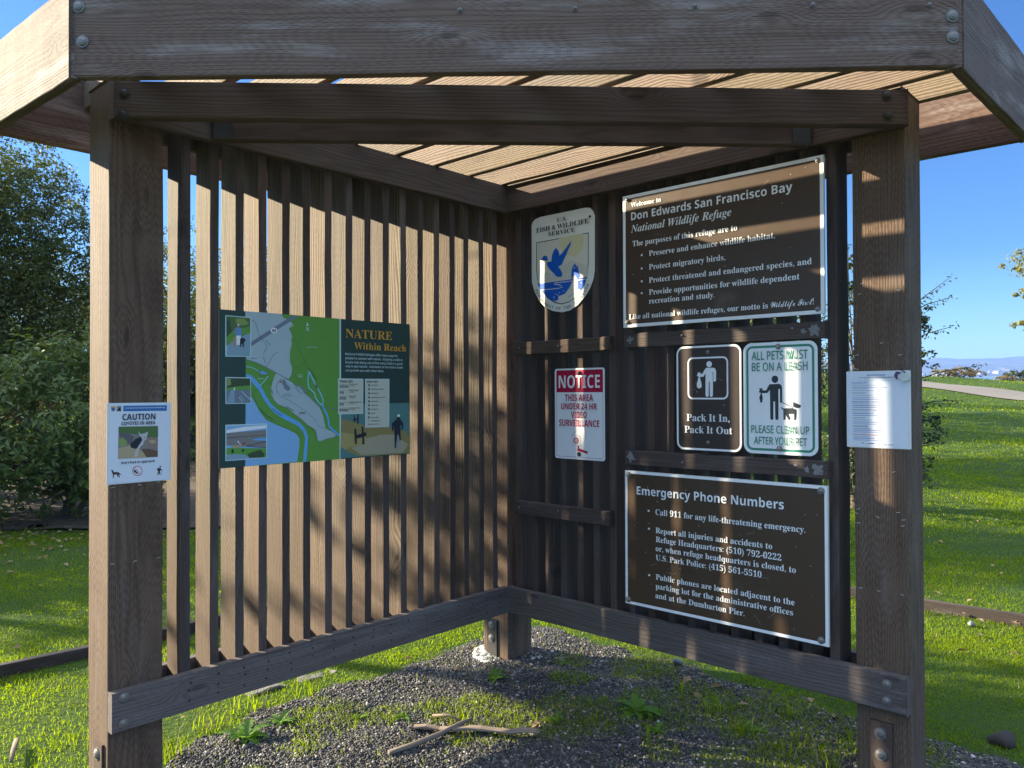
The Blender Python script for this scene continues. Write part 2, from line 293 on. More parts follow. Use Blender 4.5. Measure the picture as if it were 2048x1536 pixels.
ART={'welcome':{'T':[('Welcome to','ser',45.8,548.8,203.8,20,'wh'),('Don Edwards San Francisco Bay','san',46.9,488.8,794.3,35.5,'wh'),('National Wildlife Refuge','ital',45.4,432.4,538,33.3,'wh'),('The purposes of this refuge are to','ser',53.6,368.4,563,24.9,'wh'),('Preserve and enhance wildlife habitat,','ser',140.6,313.9,722.8,24.4,'wh'),('Protect migratory birds,','ser',140.4,252.5,509.6,24.4,'wh'),('Protect threatened and endangered species, and','ser',140.1,193.4,867.1,24.4,'wh'),('Provide opportunities for wildlife dependent','ser',139.8,139.6,819.8,24.4,'wh'),('recreation and study.','ser',139.6,99.9,460.4,24.3,'wh'),('Like all national wildlife refuges, our motto is','ser',32.9,36.5,691.6,23.2,'wh'),('Wildlife First!','scr',702.6,37.9,873.5,22.6,'wh')],
'P':[('wh',1,[(96.5,327.8),(105.4,327.2),(105.3,319),(96.4,319.6)]),('wh',1,[(96.2,267.6),(105.1,267),(105.1,258.8),(96.2,259.3)]),('wh',1,[(96,209),(104.9,208.6),(104.8,200.4),(95.9,200.8)]),('wh',1,[(95.7,155.5),(104.6,155.1),(104.6,147),(95.7,147.3)])],
'L':[]},
'emergency':{'T':[('Emergency Phone Numbers','san',65.3,502.1,745.2,37.2,'wh'),('Call 911 for any life-threatening emergency.','ser',162.3,420.3,829.4,25.3,'wh'),('Report all injuries and accidents to','ser',162.8,339.6,696.6,24.7,'wh'),('Refuge Headquarters: (510) 792-0222','ser',163.6,299.8,733.7,24.8,'wh'),('or, when refuge headquarters is closed, to','ser',162.6,259.9,791.1,24.8,'wh'),('U.S. Park Police: (415) 561-5510','ser',163.4,220.1,651.8,24.3,'wh'),('Public phones are located adjacent to the','ser',162.4,133.7,785.2,24.3,'wh'),('parking lot for the administrative offices','ser',161.4,93.3,778.7,24.3,'wh'),('and at the Dumbarton Pier.','ser',160.3,51.8,578.3,24.3,'wh')],
'P':[('wh',1,[(120.6,437.7),(130.6,438.2),(130.4,430),(120.4,429.6)]),('wh',1,[(121.6,357.7),(131.6,358.3),(131.4,350.2),(121.4,349.6)]),('wh',1,[(121.9,150.3),(131.9,151.3),(131.7,143.2),(121.7,142.2)])],
'L':[]},
'pack':{'T':[('Pack It In,','ser',50,124.8,251.7,30.2,'wh'),('Pack It Out','ser',39.1,73.6,263.4,29.6,'wh')],
'P':[('wh',2,[(171.4,366.9),(170.7,362.9),(168.8,359.4),(165.9,356.6),(162.3,354.9),(158.3,354.4),(154.2,355.2),(150.6,357.2),(147.8,360.2),(146,363.9),(145.4,368),(146.1,372),(148.1,375.6),(151,378.3),(154.7,380),(158.7,380.5),(162.7,379.7),(166.3,377.7),(169.1,374.7),(170.9,371)]),('wh',2,[(144.1,352),(175.7,352.5),(186.1,348.8),(190.4,337.4),(189.7,297),(183.4,292.3),(177.5,295.6),(177.2,334.5),(174.4,334.6),(175.7,289.2),(174.7,234),(168.3,227.5),(160.4,232.4),(160,293.4),(156.5,293.4),(154.7,232.4),(148.3,227.6),(140.3,234.1),(140.9,329.1),(131,314.6),(110.5,314.1),(100.5,318.7),(100.6,325.3),(106,326.8),(102.9,332.9),(117.7,333.1),(115.1,326.6),(126.6,327.6),(135,342.4)]),('wh',2,[(108.4,315.2),(113.1,315.1),(122.2,283.5),(122,270.4),(110.4,263.9),(99.6,270.7),(99.1,283.9)])],
'L':[]},
'pets':{'T':[('ALL PETS MUST','hw',37.3,378.7,267.5,33.4,'gr'),('BE ON A LEASH','hw',37.8,334.1,266.9,32.2,'gr'),('PLEASE CLEAN UP','hw',33.9,84.1,271.9,29.8,'gr'),('AFTER YOUR PET','hw',45.3,38.7,262.2,29.4,'gr')],
'P':[('ch',2,[(147.9,299.2),(147.2,294.7),(145.2,290.6),(142.1,287.4),(138.3,285.4),(134,284.7),(129.7,285.5),(125.9,287.7),(122.9,291),(121,295.1),(120.3,299.7),(121.1,304.3),(123.1,308.4),(126.2,311.6),(130.1,313.6),(134.3,314.2),(138.6,313.4),(142.4,311.2),(145.4,307.9),(147.3,303.8)]),('ch',2,[(112.2,279.9),(151.6,280.9),(160.7,276),(163.4,263.3),(163.1,209.1),(160.5,205.3),(154.7,207.5),(154.6,260.8),(148.1,260.9),(147.7,142.1),(141.8,136.2),(134.9,140.2),(133.8,210.7),(127.2,210.7),(126.4,140.1),(120.4,135.8),(113.8,141.4),(112.9,257.3),(101.8,244.5),(78.3,244),(68.2,246.4),(66.6,252.9),(71,256.1),(66.7,263.6),(83.6,263.4),(80.1,256),(97.6,255.2),(107.1,273.5)]),('ch',2,[(74.2,244),(78.3,244),(83.1,225.2),(79.5,205.7),(72.8,205.7),(67.9,225.2)]),('ch',2,[(207,209.9),(239.2,196.2),(235.1,185.9),(224.1,185.1),(214.6,187.3),(207.1,190.4)]),('ch',2,[(158.6,188.4),(168.3,183.7),(205.1,185.6),(221.5,178.5),(221.3,162.2),(219.1,138.7),(210.9,137.6),(210.6,162.1),(188.9,161.8),(197.6,141.4),(190.2,137.1),(177.7,158.5),(175.8,139.4),(167.8,137.7),(167.6,177.4),(158,185.2)])],
'L':[('ch',2,3,[(160.5,208.5),(184.5,197.2),(206.7,187.2)])]},
'notice':{'T':[('NOTICE','cond',27,351.7,278.8,62.9,'wh'),('THIS AREA','cond',65.6,288.1,238.2,31.6,'rd'),('UNDER 24 HR','cond',42.2,246.2,260.7,30.4,'rd'),('VIDEO','cond',104.5,204.4,199.8,31,'rd'),('SURVEILLANCE','cond',29.3,163,273.8,31.9,'rd')],
'P':[('rd',1,[(148.5,92.4),(147.7,87.7),(145.3,83.3),(141.7,79.8),(137.2,77.5),(132.3,76.5),(127.3,77.1),(122.8,79.1),(119.3,82.3),(117.1,86.5),(116.3,91.2),(117.2,96),(119.5,100.4),(123.2,103.9),(127.7,106.2),(132.7,107.1),(137.6,106.6),(142.1,104.6),(145.6,101.3),(147.8,97.1)]),('wh',2,[(142.5,92.2),(142,89.4),(140.5,86.8),(138.3,84.7),(135.5,83.3),(132.3,82.7),(129.2,83),(126.4,84.2),(124.2,86.2),(122.8,88.7),(122.4,91.5),(122.9,94.3),(124.4,96.9),(126.7,99),(129.5,100.4),(132.6,101),(135.7,100.6),(138.5,99.4),(140.7,97.5),(142.1,95)]),('rd',3,[(140.9,92.8),(140.6,91),(139.7,89.3),(138.4,88),(136.7,87.1),(134.8,86.7),(133,86.9),(131.3,87.7),(130,88.9),(129.1,90.6),(128.9,92.4),(129.2,94.2),(130.1,95.8),(131.4,97.2),(133.1,98.1),(135,98.4),(136.8,98.2),(138.5,97.4),(139.8,96.2),(140.6,94.6)]),('wh',4,[(138.5,93.7),(138.4,93),(138,92.3),(137.5,91.8),(136.8,91.5),(136.1,91.3),(135.3,91.4),(134.7,91.7),(134.1,92.2),(133.8,92.8),(133.7,93.5),(133.8,94.2),(134.2,94.9),(134.7,95.4),(135.4,95.7),(136.1,95.9),(136.9,95.8),(137.6,95.5),(138.1,95),(138.4,94.4)]),('rd',1,[(141.8,67.8),(151,68.2),(150.8,55.2),(141.6,56.4)]),('rd',2,[(139.5,49.8),(145.6,56.6),(204,41.5),(201.9,30.8),(139.4,42.6)])],
'L':[('rd',1,1.1,[(102.9,116.3),(144.9,149.8),(182.6,150.1),(190.4,142.3),(190.6,98.8),(163.7,67.7),(111.6,68.2),(108.2,115.5),(155.2,116),(163.7,67.7)])]},
'shield':{'T':[('U.S.','ser',179.2,603.7,242.3,20.5,'bk'),('FISH & WILDLIFE','ser',40.7,569.4,378.4,23.4,'bk'),('SERVICE','ser',122.2,540.4,293.8,20.3,'bk')],
'P':[('pale',0,[(7,611.6),(14.1,628.8),(33,642.1),(70.3,648.4),(209.9,648),(357.4,648.4),(385.9,642.5),(404.7,624.2),(414.9,599.8),(413.3,335.1),(405.1,294.3),(383.6,250.9),(354.8,215.4),(306.3,175.3),(257.1,152.1),(207.1,147.2),(146,158.4),(94.2,182.3),(52.2,221.8),(23,272.8),(7.1,319)]),('bk',1,[(37.7,520),(377.1,523.8),(376.3,377.2),(367.3,307.7),(345.5,262.1),(301.7,218.1),(252.4,193.3),(207.3,187.2),(161.7,196.8),(115.3,224.4),(73.6,266.1),(47.3,306.9),(38,376.5)]),('sand',2,[(42.2,516),(373.1,520),(372.3,376.9),(363.5,309.1),(342.2,264.7),(299.5,221.8),(251.3,197.5),(207.4,191.6),(162.9,201),(117.8,228),(77.1,268.7),(51.5,308.4),(42.5,376.2)]),('sun',3,[(191.5,521),(339.8,522.7),(346.8,487.9),(339.4,454.4),(315.1,426.8),(278.4,418.9),(238.8,430.4),(208.8,455.7),(192.8,489.3)]),('sand2',4,[(47.4,335.1),(105.6,361),(141.9,345.2),(265.9,401.8),(372.4,358.6),(367.3,309.6),(47.3,310.9)]),('bl',5,[(45.7,305),(267.9,306.5),(367.3,307.7),(345.5,264.1),(301.7,220.1),(252.4,197.2),(207.4,191.1),(164.2,200.5),(117.9,228.2),(76.3,267.9)]),('sand',6,[(184.8,228.3),(227.7,238.3),(257.8,266.7),(287.6,314.1),(307.1,308.2),(310.7,253.9),(328.6,248.4),(301.7,218.1),(252.4,197.2),(207.4,191.1),(161.7,202.7),(187.2,214.4)]),('bl',7,[(270.3,300.4),(269,335.5),(275.6,365.8),(288,379.8),(300.2,381.5),(309.9,365.7),(316,338.1),(324.1,312.2),(314.4,311.3),(307.1,304.4),(292.6,325.2),(280.3,322.6)]),('sand',8,[(291.3,360.9),(291.1,360),(290.6,359.2),(289.9,358.6),(288.9,358.2),(287.8,358.2),(286.8,358.5),(285.8,359),(285.1,359.8),(284.6,360.7),(284.4,361.7),(284.6,362.6),(285.1,363.4),(285.9,364),(286.8,364.3),(287.9,364.4),(288.9,364.1),(289.9,363.6),(290.6,362.8),(291.1,361.9)]),('sand',8,[(295.3,379),(302.6,380.1),(305,362.4)]),('sand',7,[(173.1,240),(172.1,237.9),(169.5,237.2),(167,238.3),(166,240.6),(167,242.8),(169.6,243.5),(172.1,242.3)]),('sand',7,[(197.1,245.7),(196,243.6),(193.5,242.9),(191,244.1),(190,246.4),(191,248.5),(193.5,249.2),(196,248)]),('sand',7,[(222.3,252.4),(221.2,250.3),(218.8,249.6),(216.3,250.8),(215.3,253.1),(216.3,255.2),(218.8,255.9),(221.3,254.8)]),('sand',7,[(160.3,226.5),(159.2,224.4),(156.7,223.7),(154.1,224.8),(153.1,227.1),(154.2,229.3),(156.7,230),(159.2,228.9)]),('sand',7,[(162.7,208.5),(161.7,206.4),(159.1,205.7),(156.6,206.8),(155.6,209.1),(156.6,211.3),(159.2,212),(161.7,210.9)]),('sand',7,[(187.4,234.8),(186.3,232.7),(183.8,232),(181.3,233.1),(180.2,235.4),(181.3,237.6),(183.8,238.3),(186.3,237.1)]),('sand',7,[(334.6,282.4),(333.6,280.3),(331.2,279.6),(328.8,280.8),(327.8,283),(328.8,285.1),(331.2,285.8),(333.6,284.6)]),('bl',7,[(64.9,426.6),(79.8,432.1),(86.1,442.5),(98.2,445),(111.3,440.2),(120.5,419.2),(105.9,417.7),(85,424.2)]),('bl',7,[(110.1,410.4),(126.7,410.5),(141.2,410.3),(143.4,436.3),(152.8,456.9),(169.3,475.8),(175.9,469.8),(186.1,460.6),(194.6,437.9),(192.5,432.2),(208.7,442),(234,464.3),(269.9,498.4),(264.9,475.8),(248.9,454.5),(236.3,430.7),(223.7,412.7),(208.4,385.1),(185.6,379.9),(200.7,361.7),(210.7,345.6),(210.6,328),(198,325.4),(172.6,329.2),(159.9,345.2),(142,359),(121.4,379.2),(111,396.4)])],
'L':[('sand',6,4,[(63,271.1),(187.6,269.4),(215.4,273.8),(197.8,284.2),(157.1,294.1),(167.3,298.2),(257.9,297.8),(362.5,297.9)]),('bl',7,1.6,[(247.6,219),(267.4,228.9),(287.1,234.9),(306.7,244.7),(326.2,248.6)])],
'A':[('D',35.2,269.9,-63),('E',42.9,254.6,-63),('P',50.5,239.4,-63),('A',60.8,225.9,-49),('R',72,213.1,-49),('T',84.5,201.6,-33),('M',98.7,192.2,-33),('E',112.9,182.8,-33),('N',128.8,176.7,-19),('T',144.9,171.1,-19),('O',178.2,164.3,-7),('F',195.1,162.2,-7),('T',229.1,163.2,4),('H',246.1,164.4,4),('E',262.4,169.2,17),('I',294.1,181.3,31),('N',308.7,190.2,31),('T',323.2,199.1,31),('E',335.6,210.7,46),('R',347.4,223,46),('I',358.4,236,57),('O',367.8,250.2,57),('R',377.2,264.5,57)]},
'map':{'T':[('84','san',222.3,534.3,239.3,11.6,'ink'),('N','san',378.7,545.8,391.3,17.6,'paleline'),('NATURE','ser',575,529.4,831.4,37.5,'gold'),('Within Reach','ser',619.9,479.6,913.4,31,'gold'),('National Wildlife Refuges offer many ways for','hw',573,452.4,863.5,10.2,'paleline'),('people to connect with nature.  Enjoying a walk or','hw',574,434.6,893.3,10.2,'paleline'),('bicycle ride along one of the many trails is a good','hw',573.8,416.6,891.2,10.2,'paleline'),('way to get started.  Volunteers at the visitor center','hw',574.3,399.4,895.8,9.7,'paleline'),('can provide you with other ideas.','hw',574,381.4,782.6,9.8,'paleline'),('TRAIL KEY','san',545,332.6,614.2,9.3,'ink'),('MAP KEY','san',689,332.5,750.9,8.6,'ink'),('Hiking trail','san',714.5,319.4,750.7,5.1,'ink'),('Handicap accessible','san',714.2,301.5,782.1,5.1,'ink'),('Biking trail','san',713.9,283,750.1,5.2,'ink'),('Dogs allowed on leash','san',713.6,264.6,788.6,5.1,'ink'),('Information','san',713.3,246.6,752.4,5.1,'ink'),('Restrooms','san',713,228.8,750.1,5.1,'ink'),('Parking lot','san',712.7,211.1,750.4,5.2,'ink'),('Office','san',712.4,193,733.5,5.2,'ink'),('Picnic table','san',712.1,174.2,751.8,5.2,'ink'),('Walking paths','san',711.9,158.8,760.6,5.1,'ink'),('You are here','san',711.6,143.9,755.1,5.1,'ink'),('Tidelands Trail','san',592.7,322.9,639.5,5,'ink'),('1.3 miles','san',595.3,315.8,622.2,3.6,'ink'),('Newark Slough','san',592.3,296.7,642.5,5.1,'ink'),('5 miles','san',594.9,289.7,621.8,3.6,'ink'),('Quarry Trail','san',591.8,270.6,630.4,5,'ink'),('0.7 miles','san',594.5,263.6,621.4,3.6,'ink'),('LaRiviere Marsh Trail','san',591.4,244.3,660.7,5,'ink'),('0.2 miles','san',594.1,237.6,621,3.6,'ink'),('Harrier Spur Trail','san',591,218.5,647.6,5,'ink'),('0.1 miles','san',593.6,211.7,620.6,3.6,'ink')],
